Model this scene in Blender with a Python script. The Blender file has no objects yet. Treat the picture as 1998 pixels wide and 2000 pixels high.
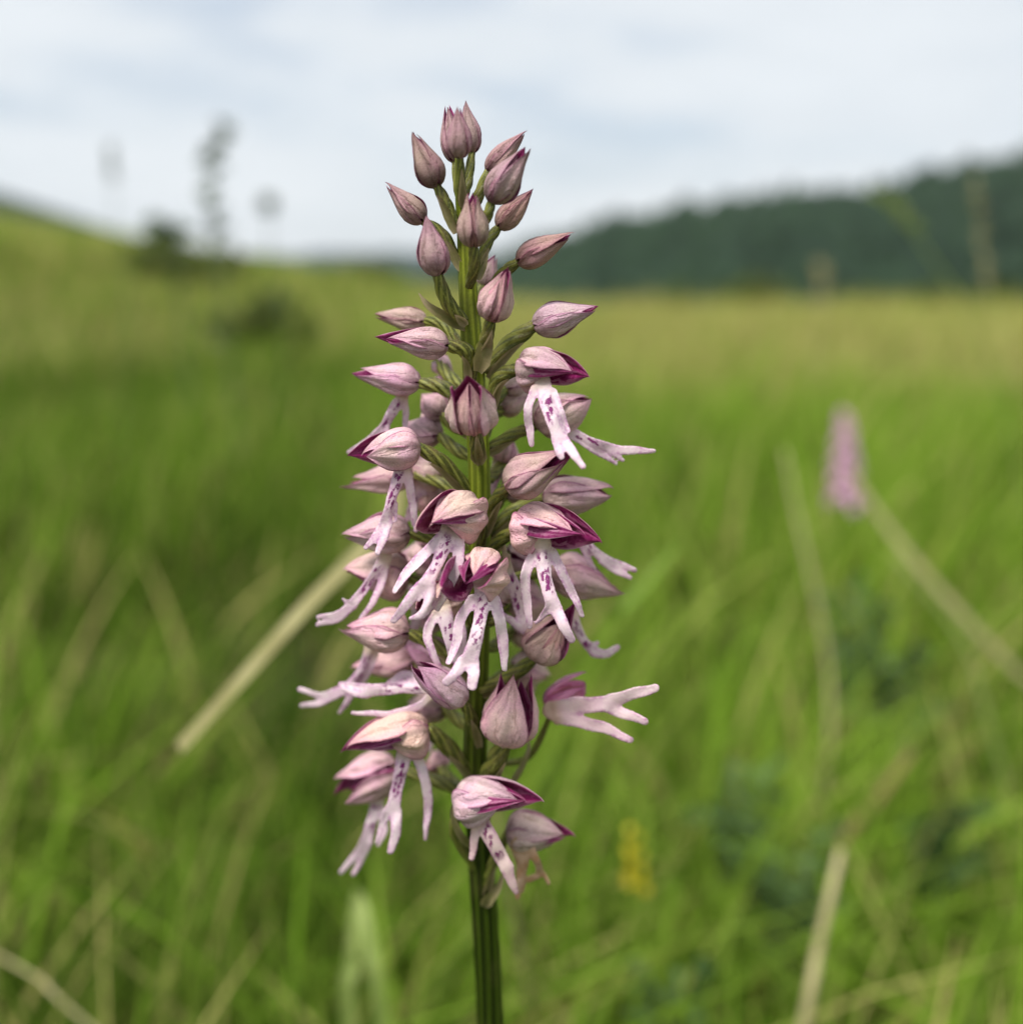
import bpy, math, random
import numpy as np
from mathutils import Vector, Matrix, noise as mnoise

random.seed(7); rng = np.random.default_rng(11)
scene = bpy.context.scene
col = scene.collection
R = math.radians

# ------------------------------------------------------------------ camera
CAM_H = 0.36            # lens height above the meadow (m)
PITCH = R(13.4)
FPX = 1921.0            # focal length in photo pixels (photo 1998 x 2000)
YS = 0.125              # distance of the orchid's stem (m)
cam = bpy.data.cameras.new('camera')
cam.sensor_fit = 'VERTICAL'; cam.sensor_height = 24.0; cam.sensor_width = 24.0
cam.lens = 12.0 * FPX / 1000.0
cam.clip_start = 0.01; cam.clip_end = 6000
cam.dof.use_dof = True
cam.dof.focus_distance = 0.1205
cam.dof.aperture_fstop = cam.lens / 4.1
cam.dof.aperture_blades = 0
camo = bpy.data.objects.new('camera', cam); col.objects.link(camo)
camo.location = (0, 0, CAM_H); camo.rotation_euler = (R(90) - PITCH, 0, 0)
scene.camera = camo

# ------------------------------------------------------------------ sky and sun (overcast)
SUN_EL, SUN_AZ = R(62), R(222)      # azimuth clockwise from +Y: behind the camera, a little to the left
world = bpy.data.worlds.new('World'); scene.world = world; world.use_nodes = True
nt = world.node_tree; nt.nodes.clear()
out = nt.nodes.new('ShaderNodeOutputWorld'); bg = nt.nodes.new('ShaderNodeBackground')
sky = nt.nodes.new('ShaderNodeTexSky'); sky.sky_type = 'NISHITA'; sky.sun_disc = False
sky.sun_elevation = SUN_EL; sky.sun_rotation = SUN_AZ; sky.air_density = 1.0; sky.dust_density = 2.0
geo = nt.nodes.new('ShaderNodeTexCoord')
mp = nt.nodes.new('ShaderNodeMapping'); mp.inputs['Scale'].default_value = (1.6, 1.6, 6.5)
mp.inputs['Location'].default_value = (1.35, 0.7, 2.15)
n1 = nt.nodes.new('ShaderNodeTexNoise'); n1.inputs['Scale'].default_value = 2.5; n1.inputs['Detail'].default_value = 6; n1.inputs['Roughness'].default_value = 0.55
r1 = nt.nodes.new('ShaderNodeValToRGB')
r1.color_ramp.elements[0].position = 0.33; r1.color_ramp.elements[0].color = (1.66, 1.79, 1.93, 1)
r1.color_ramp.elements[1].position = 0.62; r1.color_ramp.elements[1].color = (2.50, 2.61, 2.71, 1)
e = r1.color_ramp.elements.new(0.47); e.color = (2.30, 2.43, 2.55, 1)
r2 = nt.nodes.new('ShaderNodeMapRange'); r2.inputs[1].default_value = 0.25; r2.inputs[2].default_value = 0.5
r2.inputs[3].default_value = 0.78; r2.inputs[4].default_value = 0.97
mx = nt.nodes.new('ShaderNodeMix'); mx.data_type = 'RGBA'
L = nt.links.new
L(geo.outputs['Generated'], mp.inputs['Vector']); L(mp.outputs[0], n1.inputs['Vector'])
L(n1.outputs['Fac'], r1.inputs['Fac']); L(n1.outputs['Fac'], r2.inputs[0])
L(r2.outputs[0], mx.inputs[0]); L(sky.outputs[0], mx.inputs[6]); L(r1.outputs[0], mx.inputs[7])
L(mx.outputs[2], bg.inputs['Color']); bg.inputs['Strength'].default_value = 0.10
L(bg.outputs[0], out.inputs['Surface'])

sun = bpy.data.lights.new('sun', 'SUN'); sun.energy = 1.5; sun.angle = R(20); sun.color = (1.0, 0.96, 0.9)
suno = bpy.data.objects.new('sun', sun); col.objects.link(suno)
sd = Vector((math.sin(SUN_AZ) * math.cos(SUN_EL), math.cos(SUN_AZ) * math.cos(SUN_EL), math.sin(SUN_EL)))
suno.rotation_euler = sd.to_track_quat('Z', 'Y').to_euler(); suno.location = (0, -5, 10)

scene.view_settings.view_transform = 'Standard'; scene.view_settings.look = 'None'
scene.view_settings.gamma = 1.0; scene.view_settings.exposure = 1.78
scene.render.engine = 'CYCLES'
scene.cycles.use_denoising = True
scene.cycles.max_bounces = 8; scene.cycles.transmission_bounces = 4; scene.cycles.diffuse_bounces = 4
scene.cycles.volume_bounces = 0

# ------------------------------------------------------------------ pixel -> place
CP, SP = math.cos(PITCH), math.sin(PITCH)
def ray(px, py):
    x = (px - 999.0) / FPX; y = -(py - 1000.0) / FPX
    return Vector((x, CP + y * SP, -SP + y * CP))
def at_y(px, py, Y):
    d = ray(px, py); return Vector((0, 0, CAM_H)) + d * (Y / d.y)
def at(px, py, dy=0.0):                     # on the upright plane through the stem, dy mm behind it
    return at_y(px, py, YS + dy * 1e-3)
def at_np(px, py, dy):
    x = (px - 999.0) / FPX; y = -(py - 1000.0) / FPX
    dyv = CP + y * SP; dz = -SP + y * CP; t = (YS + dy * 1e-3) / dyv
    return np.stack([x * t, dyv * t, CAM_H + dz * t], 1)
PX = YS / FPX                               # metres per photo pixel at the stem

# ------------------------------------------------------------------ mesh helpers
def link(name, me, parent=None, mats=()):
    o = bpy.data.objects.new(name, me); col.objects.link(o)
    for m in mats: me.materials.append(m)
    if parent is not None: o.parent = parent
    return o
def tag(o, label=None, cat=None, group=None, kind=None):
    if label: o['label'] = label
    if cat: o['category'] = cat
    if group: o['group'] = group
    if kind: o['kind'] = kind
    return o
def empty(name, loc=(0, 0, 0)):
    o = bpy.data.objects.new(name, None); col.objects.link(o); o.location = loc; o.empty_display_size = 0.01
    return o
def np_mesh(name, V, quads=None, tris=None, smooth=True, uv=None, attrs=None, matidx=None):
    """uv: per-vertex (n,2); attrs: {name: (n,k)} per-vertex, k=1 float or 3 vector"""
    me = bpy.data.meshes.new(name)
    q = np.zeros((0, 4), int) if quads is None else np.asarray(quads, int)
    t = np.zeros((0, 3), int) if tris is None else np.asarray(tris, int)
    me.vertices.add(len(V)); me.vertices.foreach_set('co', np.asarray(V, np.float32).ravel())
    loops = np.concatenate([q.ravel(), t.ravel()]).astype(np.int32)
    me.loops.add(len(loops)); me.loops.foreach_set('vertex_index', loops)
    nf = len(q) + len(t); me.polygons.add(nf)
    starts = np.concatenate([np.arange(len(q)) * 4, len(q) * 4 + np.arange(len(t)) * 3]).astype(np.int32)
    me.polygons.foreach_set('loop_start', starts)
    if smooth: me.polygons.foreach_set('use_smooth', np.ones(nf, bool))
    if matidx is not None: me.polygons.foreach_set('material_index', np.asarray(matidx, np.int32))
    if uv is not None:
        l = me.uv_layers.new(name='UVMap'); l.data.foreach_set('uv', np.asarray(uv, np.float32)[loops].ravel())
    for k, a in (attrs or {}).items():
        a = np.asarray(a, np.float32)
        if a.ndim == 1:
            at_ = me.attributes.new(k, 'FLOAT', 'POINT'); at_.data.foreach_set('value', a)
        else:
            at_ = me.attributes.new(k, 'FLOAT_VECTOR', 'POINT'); at_.data.foreach_set('vector', a.ravel())
    me.update(); me.validate()
    return me
def grid_quads(nu, nv, off=0, closed=False):
    i, j = np.meshgrid(np.arange(nu - 1), np.arange(nv if closed else nv - 1), indexing='ij')
    j2 = (j + 1) % nv
    return np.stack([off + i * nv + j, off + i * nv + j2, off + (i + 1) * nv + j2, off + (i + 1) * nv + j], -1).reshape(-1, 4)
def catmull(P, n):
    P = np.asarray(P, float); m = len(P)
    if m == 2:
        t = np.linspace(0, 1, n)[:, None]; return P[0] * (1 - t) + P[1] * t
    Q = np.vstack([2 * P[0] - P[1], P, 2 * P[-1] - P[-2]])
    s = np.linspace(0, m - 1 - 1e-9, n); k = s.astype(int); t = (s - k)[:, None]
    a, b, c, d = Q[k], Q[k + 1], Q[k + 2], Q[k + 3]
    return 0.5 * (2 * b + (c - a) * t + (2 * a - 5 * b + 4 * c - d) * t ** 2 + (3 * b - a - 3 * c + d) * t ** 3)
def frames(C):
    T = np.gradient(C, axis=0); T /= np.linalg.norm(T, axis=1)[:, None] + 1e-12
    N = np.zeros_like(C); ref = np.array([0.0, -1.0, 0.15])
    for i in range(len(C)):
        v = ref - T[i] * (ref @ T[i])
        if np.linalg.norm(v) < 1e-4: v = np.array([1.0, 0, 0]) - T[i] * T[i][0]
        v /= np.linalg.norm(v); N[i] = v; ref = v
    return T, N, np.cross(T, N)
def tube(C, rad, nseg=12, ribs=0, ribamp=0.0, twist=0.0, cap=True):
    """tube along C (n,3), radii (n,); ribs twisted by 'twist' turns. Returns V, quads, tris, uv"""
    C = np.asarray(C, float); n = len(C); T, N, B = frames(C)
    rad = np.broadcast_to(np.asarray(rad, float), (n,))
    th = np.linspace(0, 2 * np.pi, nseg, endpoint=False)[None, :]
    u = np.linspace(0, 1, n)[:, None]
    r = rad[:, None] * (1 + ribamp * np.cos(ribs * (th - 2 * np.pi * twist * u)))
    V = C[:, None, :] + r[..., None] * (np.cos(th)[..., None] * N[:, None, :] + np.sin(th)[..., None] * B[:, None, :])
    V = V.reshape(-1, 3); q = grid_quads(n, nseg, closed=True)
    uv = np.stack([np.broadcast_to(u, (n, nseg)).ravel(), np.broadcast_to((th / (2 * np.pi) - twist * u), (n, nseg)).ravel()], 1)
    tr = []
    if cap:
        for base, idx in ((0, C[0]), ((n - 1) * nseg, C[-1])):
            c = len(V); V = np.vstack([V, idx]); uv = np.vstack([uv, uv[base]])
            for j in range(nseg):
                a, b = base + j, base + (j + 1) % nseg
                tr.append((c, b, a) if base == 0 else (c, a, b))
    return V, q, np.array(tr, int).reshape(-1, 3), uv
def leaf_strip(C, W, side=None, nv=5, cup=0.25, thick=0.0002):
    """a leaf blade along C with half widths W; cupped across; two-sided solid"""
    C = np.asarray(C, float); n = len(C); T, N, B = frames(C)
    if side is not None:
        S = np.asarray(side, float); B = S - T * (T @ S)[:, None]; B /= np.linalg.norm(B, axis=1)[:, None] + 1e-9; N = np.cross(B, T)
    v = np.linspace(-1, 1, nv)
    W = np.asarray(W, float)
    P = C[:, None, :] + W[:, None, None] * (v[None, :, None] * B[:, None, :] + cup * (v ** 2)[None, :, None] * N[:, None, :])
    Nn = np.repeat(N, nv, 0)
    V = np.vstack([P.reshape(-1, 3), P.reshape(-1, 3) - Nn * thick])
    q1 = grid_quads(n, nv); q2 = grid_quads(n, nv, n * nv)[:, ::-1]
    u = np.repeat(np.linspace(0, 1, n), nv); vv = np.tile(v, n)
    uv = np.stack([u, vv], 1)
    return V, np.vstack([q1, q2]), np.vstack([uv, uv])

# ------------------------------------------------------------------ materials
class NB:
    """small node-tree builder"""
    def __init__(s, name):
        s.m = bpy.data.materials.new(name); s.m.use_nodes = True; s.t = s.m.node_tree; s.t.nodes.clear()
        s.out = s.t.nodes.new('ShaderNodeOutputMaterial')
    def n(s, typ, **kw):
        nd = s.t.nodes.new(typ)
        for k, v in kw.items(): setattr(nd, k, v)
        return nd
    def l(s, a, b): s.t.links.new(a, b)
    def inp(s, sock, v):
        if hasattr(v, 'is_output') or isinstance(v, bpy.types.NodeSocket): s.l(v, sock)
        else: sock.default_value = v
    def math(s, op, a, b=0.0, clamp=False):
        nd = s.n('ShaderNodeMath', operation=op); nd.use_clamp = clamp; s.inp(nd.inputs[0], a); s.inp(nd.inputs[1], b); return nd.outputs[0]
    def mix(s, f, a, b, mode='MIX'):
        nd = s.n('ShaderNodeMix', data_type='RGBA', blend_type=mode); s.inp(nd.inputs[0], f)
        for i, c in ((6, a), (7, b)):
            s.inp(nd.inputs[i], (*c, 1) if isinstance(c, tuple) and len(c) == 3 else c)
        return nd.outputs[2]
    def rng(s, v, a, b, c=0.0, d=1.0, smooth=False):
        nd = s.n('ShaderNodeMapRange'); nd.interpolation_type = 'SMOOTHSTEP' if smooth else 'LINEAR'
        s.inp(nd.inputs[0], v)
        for i, x in enumerate((a, b, c, d)): nd.inputs[i + 1].default_value = x
        return nd.outputs[0]
    def noise(s, vec, scale, detail=3, rough=0.5):
        nd = s.n('ShaderNodeTexNoise'); nd.inputs['Scale'].default_value = scale; nd.inputs['Detail'].default_value = detail
        nd.inputs['Roughness'].default_value = rough
        if vec is not None: s.l(vec, nd.inputs['Vector'])
        return nd.outputs['Fac']
    def obj(s): return s.n('ShaderNodeTexCoord').outputs['Object']
    def uv(s):
        t = s.n('ShaderNodeTexCoord').outputs['UV']; x = s.n('ShaderNodeSeparateXYZ'); s.l(t, x.inputs[0]); return t, x.outputs[0], x.outputs[1]
    def comb(s, x, y, z=0.0):
        c = s.n('ShaderNodeCombineXYZ')
        for i, v in enumerate((x, y, z)): s.inp(c.inputs[i], v)
        return c.outputs[0]
    def attr(s, name, out='Fac'): return s.n('ShaderNodeAttribute', attribute_name=name).outputs[out]
    def finish(s, colour, rough=0.55, trans=0.0, spec=0.3, bump=None, bump_d=0.0002, bump_s=0.5, transcol=None, sheen=0.0, sss=0.0):
        p = s.n('ShaderNodeBsdfPrincipled'); s.inp(p.inputs['Base Color'], (*colour, 1) if isinstance(colour, tuple) and len(colour) == 3 else colour)
        s.inp(p.inputs['Roughness'], rough); p.inputs['Specular IOR Level'].default_value = spec
        if sheen: p.inputs['Sheen Weight'].default_value = sheen
        if sss:
            p.inputs['Subsurface Weight'].default_value = sss; p.inputs['Subsurface Radius'].default_value = (1, .6, .6); p.inputs['Subsurface Scale'].default_value = 0.0006
        if bump is not None:
            b = s.n('ShaderNodeBump'); b.inputs['Distance'].default_value = bump_d; b.inputs['Strength'].default_value = bump_s
            s.l(bump, b.inputs['Height']); s.l(b.outputs[0], p.inputs['Normal'])
        sh = p.outputs[0]
        if trans > 0:
            tr = s.n('ShaderNodeBsdfTranslucent'); tc = colour if transcol is None else transcol
            s.inp(tr.inputs['Color'], (*tc, 1) if isinstance(tc, tuple) and len(tc) == 3 else tc)
            m = s.n('ShaderNodeMixShader'); m.inputs[0].default_value = trans; s.l(sh, m.inputs[1]); s.l(tr.outputs[0], m.inputs[2]); sh = m.outputs[0]
        s.l(sh, s.out.inputs['Surface']); return s.m

def mat_sepal_outer():
    b = NB('sepal_outer'); uvv, u, v = b.uv(); ob = b.obj()
    rnd = b.n('ShaderNodeObjectInfo')
    av = b.math('ABSOLUTE', v)
    big = b.noise(ob, 260, 3)
    c = b.mix(b.rng(big, 0.38, 0.66), (0.72, 0.57, 0.52), (0.72, 0.47, 0.55))
    # pinker towards the margin and the tip
    c = b.mix(b.math('MULTIPLY', b.rng(av, 0.45, 1.0, smooth=True), 0.55), c, (0.72, 0.37, 0.54))
    c = b.mix(b.rng(u, 0.65, 1.0, 0.0, 0.6), c, (0.50, 0.22, 0.33))
    # greenish brown veins running lengthwise
    wob = b.noise(b.comb(b.math('MULTIPLY', u, 3.0), b.math('MULTIPLY', v, 3.0), rnd.outputs['Random']), 2.0, 2)
    vv = b.math('ADD', b.math('MULTIPLY', v, 9.0), b.math('MULTIPLY', wob, 7.5))
    vein = b.rng(b.math('SINE', vv), 0.25, 0.95, smooth=True)
    patch = b.rng(b.noise(ob, 330, 4), 0.36, 0.60, smooth=True)
    vm = b.math('MULTIPLY', b.math('MULTIPLY', vein, patch), b.rng(u, 1.0, 0.5, 0.05, 0.95))
    vm = b.math('MULTIPLY', vm, b.rng(av, 1.0, 0.6, 0.0, 1.0))
    c = b.mix(b.math('MULTIPLY', vm, 0.55), c, (0.22, 0.12, 0.09))
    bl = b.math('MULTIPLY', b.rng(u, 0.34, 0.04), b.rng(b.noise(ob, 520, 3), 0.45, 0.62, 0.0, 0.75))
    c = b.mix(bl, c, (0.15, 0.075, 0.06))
    # fine granular speckle
    sp = b.noise(ob, 5200, 2, 0.7)
    c = b.mix(b.rng(sp, 0.42, 0.62, 0.0, 0.30), c, (0.26, 0.15, 0.14))
    sp2 = b.noise(ob, 7400, 1, 0.5)
    c = b.mix(b.rng(sp2, 0.50, 0.70, 0.0, 0.42), c, (0.85, 0.74, 0.70))
    # dark magenta rim
    rim = b.math('MULTIPLY', b.rng(b.math('ADD', av, b.math('MULTIPLY', b.noise(ob, 900, 2), 0.10)), 0.965, 1.03, smooth=True), 0.6)
    c = b.mix(rim, c, (0.20, 0.015, 0.10))
    c = b.mix(1.0, c, rnd.outputs['Color'], 'MULTIPLY')
    bump = b.math('ADD', b.math('MULTIPLY', sp, 0.5), b.math('MULTIPLY', vein, -0.5))
    return b.finish(c, 0.55, 0.28, 0.3, bump, 0.00026, 0.9)
def mat_sepal_inner():
    b = NB('sepal_inner'); uvv, u, v = b.uv(); ob = b.obj()
    wob = b.noise(b.comb(b.math('MULTIPLY', u, 6.0), b.math('MULTIPLY', v, 3.0)), 1.6, 3)
    st = b.rng(b.math('SINE', b.math('ADD', b.math('MULTIPLY', v, 9.0), b.math('MULTIPLY', wob, 6.0))), 0.45, 0.85, smooth=True)
    c = b.mix(b.math('MULTIPLY', st, b.rng(u, 0.9, 0.3, 0.15, 0.8)), (0.20, 0.008, 0.085), (0.60, 0.27, 0.40))
    c = b.mix(b.rng(b.noise(ob, 2600, 2), 0.45, 0.6, 0, 0.5), c, (0.36, 0.05, 0.19))
    av = b.math('ABSOLUTE', v)
    c = b.mix(b.rng(av, 0.9, 1.0, 0, 0.7, True), c, (0.62, 0.36, 0.46))
    return b.finish(c, 0.42, 0.18, 0.4, b.noise(ob, 3000, 2), 0.0001, 0.5)
def mat_lip():
    b = NB('lip'); ob = b.obj(); rnd = b.n('ShaderNodeObjectInfo')
    a = b.attr('lip', 'Vector'); x = b.n('ShaderNodeSeparateXYZ'); b.l(a, x.inputs[0])
    s, t, edge = x.outputs            # s: px along body, t: offset / half width, edge: px inside the outline
    msk = b.attr('bodymask')
    c = b.mix(b.rng(b.noise(ob, 300, 3), 0.4, 0.7), (0.90, 0.72, 0.78), (0.92, 0.82, 0.82))
    # pink speckled margins and lobes
    e = b.rng(edge, 9.0, 0.0, 0.22, 1.0, True)
    sp = b.rng(b.noise(ob, 2600, 2, 0.6), 0.38, 0.62, 0.15, 1.0)
    far = b.rng(b.noise(ob, 420, 2), 0.35, 0.6, 0.25, 1.0)
    c = b.mix(b.math('MULTIPLY', b.math('MULTIPLY', e, sp), far), c, (0.56, 0.25, 0.48))
    hl = b.rng(b.noise(ob, 6000, 1), 0.56, 0.75, 0.0, 0.35)
    c = b.mix(hl, c, (0.66, 0.46, 0.62))
    # throat a little yellow green
    c = b.mix(b.rng(s, 26.0, 0.0, 0.0, 0.55, True), c, (0.66, 0.52, 0.30))
    # tufted magenta dots: two broken rows down the body
    at_ = b.math('ABSOLUTE', t)
    wn = b.noise(ob, 2100, 3, 0.75)
    wv = b.comb(b.math('ADD', b.math('MULTIPLY', s, 0.082), b.math('MULTIPLY', wn, 2.4)), b.math('ADD', b.math('MULTIPLY', t, 1.7), b.math('MULTIPLY', wn, 2.0)), b.math('MULTIPLY', rnd.outputs['Random'], 40.0))
    vo = b.n('ShaderNodeTexVoronoi'); vo.inputs['Scale'].default_value = 1.0; vo.inputs['Randomness'].default_value = 1.0; b.l(wv, vo.inputs['Vector'])
    vx = b.n('ShaderNodeSeparateXYZ'); b.l(vo.outputs['Color'], vx.inputs[0])
    keep_ = b.math('GREATER_THAN', vx.outputs[0], 0.30)
    size_ = b.math('MULTIPLY', b.math('ADD', vx.outputs[1], 0.85), 0.33)
    d = b.math('SUBTRACT', vo.outputs['Distance'], size_)
    lane = b.math('MULTIPLY', b.rng(at_, 0.78, 0.5), keep_)
    spot = b.math('MULTIPLY', b.math('MULTIPLY', b.rng(d, 0.05, -0.05, 0.0, 1.0, True), lane), msk)
    halo = b.math('MULTIPLY', b.math('MULTIPLY', b.rng(d, 0.30, 0.0, 0.0, 0.30, True), lane), msk)
    c = b.mix(halo, c, (0.62, 0.28, 0.56))
    c = b.mix(b.math('MULTIPLY', spot, 0.95), c, (0.24, 0.014, 0.16))
    c = b.mix(1.0, c, rnd.outputs['Color'], 'MULTIPLY')
    bump = b.math('ADD', b.math('MULTIPLY', b.noise(ob, 5200, 2), 0.5), b.math('MULTIPLY', spot, 0.8))
    return b.finish(c, 0.6, 0.32, 0.2, bump, 0.00016, 0.8)
def mat_ovary():
    b = NB('ovary_green'); uvv, u, v = b.uv(); ob = b.obj()
    st = b.rng(b.math('SINE', b.math('MULTIPLY', v, 37.7)), -0.6, 0.9, smooth=True)
    c = b.mix(st, (0.055, 0.063, 0.008), (0.235, 0.245, 0.045))
    c = b.mix(b.rng(b.noise(ob, 400, 3), 0.45, 0.7, 0, 0.45), c, (0.17, 0.11, 0.055))
    c = b.mix(b.rng(b.noise(ob, 5200, 1), 0.5, 0.7, 0, 0.35), c, (0.34, 0.36, 0.12))
    return b.finish(c, 0.5, 0.08, 0.3, b.noise(ob, 4200, 2), 0.0001, 0.6)
def mat_stem():
    b = NB('stem_green'); uvv, u, v = b.uv(); ob = b.obj()
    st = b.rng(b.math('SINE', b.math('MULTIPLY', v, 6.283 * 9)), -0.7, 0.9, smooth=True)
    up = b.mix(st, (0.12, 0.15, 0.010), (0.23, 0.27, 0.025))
    lo = b.mix(st, (0.008, 0.014, 0.001), (0.036, 0.058, 0.004))  # lower stem: darker green, with the shade below the flowers painted in
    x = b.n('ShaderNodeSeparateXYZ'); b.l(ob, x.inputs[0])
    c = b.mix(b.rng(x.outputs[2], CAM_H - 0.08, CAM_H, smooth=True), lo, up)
    c = b.mix(b.rng(b.noise(ob, 4200, 2), 0.48, 0.7, 0, 0.25), c, b.mix(1.0, c, (1.9, 1.9, 2.2), 'MULTIPLY'))
    c = b.mix(b.rng(b.noise(ob, 200, 3), 0.5, 0.8, 0, 0.4), c, (0.10, 0.09, 0.03))
    return b.finish(c, 0.5, 0.0, 0.15, b.noise(ob, 3600, 2), 0.0001, 0.5)
def mat_bract():
    b = NB('bract'); uvv, u, v = b.uv(); ob = b.obj()
    av = b.math('ABSOLUTE', v)
    c = b.mix(b.rng(b.noise(ob, 350, 3), 0.4, 0.7), (0.26, 0.24, 0.09), (0.42, 0.33, 0.20))
    c = b.mix(b.rng(u, 0.5, 1.0, 0, 0.7), c, (0.50, 0.38, 0.27))
    c = b.mix(b.rng(av, 0.25, 0.0, 0, 0.5), c, (0.20, 0.21, 0.06))
    c = b.mix(b.rng(b.noise(ob, 4800, 2), 0.46, 0.66, 0, 0.3), c, (0.22, 0.18, 0.10))
    return b.finish(c, 0.5, 0.35, 0.25, b.noise(ob, 3000, 2), 0.0001, 0.5)
def mat_plain(name, c1, c2, scale, rough=0.6, trans=0.0, spec=0.2):
    b = NB(name); ob = b.obj()
    c = b.mix(b.rng(b.noise(ob, scale, 4), 0.35, 0.65), c1, c2)
    return b.finish(c, rough, trans, spec)
def mat_grass():
    b = NB('grass_blades'); a = b.attr('tint', 'Vector'); x = b.n('ShaderNodeSeparateXYZ'); b.l(a, x.inputs[0])
    dry, shade, hgt = x.outputs
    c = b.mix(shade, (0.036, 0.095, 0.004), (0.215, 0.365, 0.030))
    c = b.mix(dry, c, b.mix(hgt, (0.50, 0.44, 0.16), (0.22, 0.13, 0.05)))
    return b.finish(c, 0.6, 0.35, 0.04)

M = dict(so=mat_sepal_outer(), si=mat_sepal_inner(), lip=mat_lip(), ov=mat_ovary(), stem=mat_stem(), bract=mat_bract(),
         grass=mat_grass(),
         straw=mat_plain('dry_straw', (0.42, 0.37, 0.18), (0.52, 0.46, 0.24), 60, 0.6, 0.25),
         palestraw=mat_plain('bleached_straw', (0.55, 0.50, 0.25), (0.66, 0.60, 0.33), 60, 0.6, 0.25),
         dullstraw=mat_plain('weathered_straw', (0.27, 0.245, 0.10), (0.35, 0.32, 0.15), 60, 0.6, 0.25),
         palegreen=mat_plain('pale_green_blade', (0.24, 0.32, 0.08), (0.34, 0.40, 0.13), 60, 0.5, 0.3),
         green=mat_plain('fresh_green_blade', (0.13, 0.22, 0.02), (0.20, 0.30, 0.035), 60, 0.45, 0.3),
         brownstem=mat_plain('brown_stem', (0.16, 0.09, 0.04), (0.22, 0.13, 0.06), 60, 0.6),
         herb=mat_plain('blue_green_leaf', (0.06, 0.115, 0.03), (0.12, 0.19, 0.065), 80, 0.5, 0.2),
         yellow=mat_plain('yellow_petal', (0.55, 0.46, 0.02), (0.65, 0.55, 0.04), 80, 0.5, 0.25),
         weed=mat_plain('weed_leaf', (0.06, 0.10, 0.04), (0.12, 0.17, 0.07), 40, 0.5, 0.2),
         shrub=mat_plain('shrub_leaf', (0.06, 0.085, 0.015), (0.13, 0.16, 0.035), 4, 0.5, 0.15),
         bark=mat_plain('bark', (0.08, 0.06, 0.04), (0.14, 0.11, 0.08), 20, 0.8),
         pinkfl=mat_plain('pink_blossom', (0.70, 0.35, 0.57), (0.84, 0.55, 0.72), 400, 0.55, 0.25),
         forest=mat_plain('forest_canopy', (0.006, 0.020, 0.008), (0.013, 0.034, 0.012), 0.09, 0.8),
         withered=mat_plain('withered_lip', (0.42, 0.24, 0.12), (0.62, 0.42, 0.30), 700, 0.6, 0.25))

# ------------------------------------------------------------------ terrain
def terrain_z(x, y):
    x = np.asarray(x, float); y = np.asarray(y, float)
    d = np.maximum(y, 0)
    z = -0.030 * np.clip(d - 5, 0, 90)                                # the field falls gently away
    s = np.clip((d - 4) / 60, 0, 1.3)
    az = x / np.maximum(d, 1.0)                                       # left flank climbs to a shoulder
    rise = np.clip((-az - 0.12) / 0.42, 0, 1.6)
    z = z + s * 60 * (0.030 * np.clip((-az + 0.02) / 0.14, 0, 1) + 0.078 * rise)
    z = z + 0.02 * np.sin(x * 1.7 + 0.4) * np.sin(y * 1.3) * np.clip(d - 0.6, 0, 1)
    return z
def polar_sheet(r, a):
    rr, aa = np.meshgrid(r, a, indexing='ij')
    return rr * np.sin(aa), rr * np.cos(aa)
rads = np.concatenate([[0.0005], np.geomspace(0.05, 100, 70)]); angs = np.linspace(-np.pi, np.pi, 181)
X, Y = polar_sheet(rads, angs)
V = np.stack([X.ravel(), Y.ravel(), terrain_z(X, Y).ravel()], 1)
# outer skirt reaching to the horizon, a little lower
r_o = np.geomspace(100.0, 1850, 22)[1:]; Xo, Yo = polar_sheet(r_o, angs)
zi = terrain_z(X[-1], Y[-1]); f = np.clip((r_o - 100) / 200, 0, 1)[:, None]
Zo = zi[None, :] * (1 - f) + (-6.0) * f
V = np.vstack([V, np.stack([Xo.ravel(), Yo.ravel(), Zo.ravel()], 1)])
me = np_mesh('meadow_ground', V, grid_quads(len(rads) + len(r_o), len(angs))[:, ::-1])
b = NB('meadow_soil_and_turf'); ob = b.obj()
soil = b.mix(b.rng(b.noise(ob, 45, 4), 0.4, 0.65), (0.020, 0.026, 0.006), (0.060, 0.050, 0.022))
turf = b.mix(b.rng(b.noise(ob, 0.35, 5), 0.35, 0.7), (0.10, 0.15, 0.022), (0.25, 0.245, 0.08))
ln = b.n('ShaderNodeVectorMath', operation='LENGTH'); b.l(ob, ln.inputs[0])
c = b.mix(b.rng(ln.outputs['Value'], 2.0, 14.0), soil, turf)
tag(link('meadow_ground', me, None, [b.finish(c, 0.85, 0, 0.1, b.noise(ob, 90, 4), 0.01, 0.6)]), kind='structure')

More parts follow.
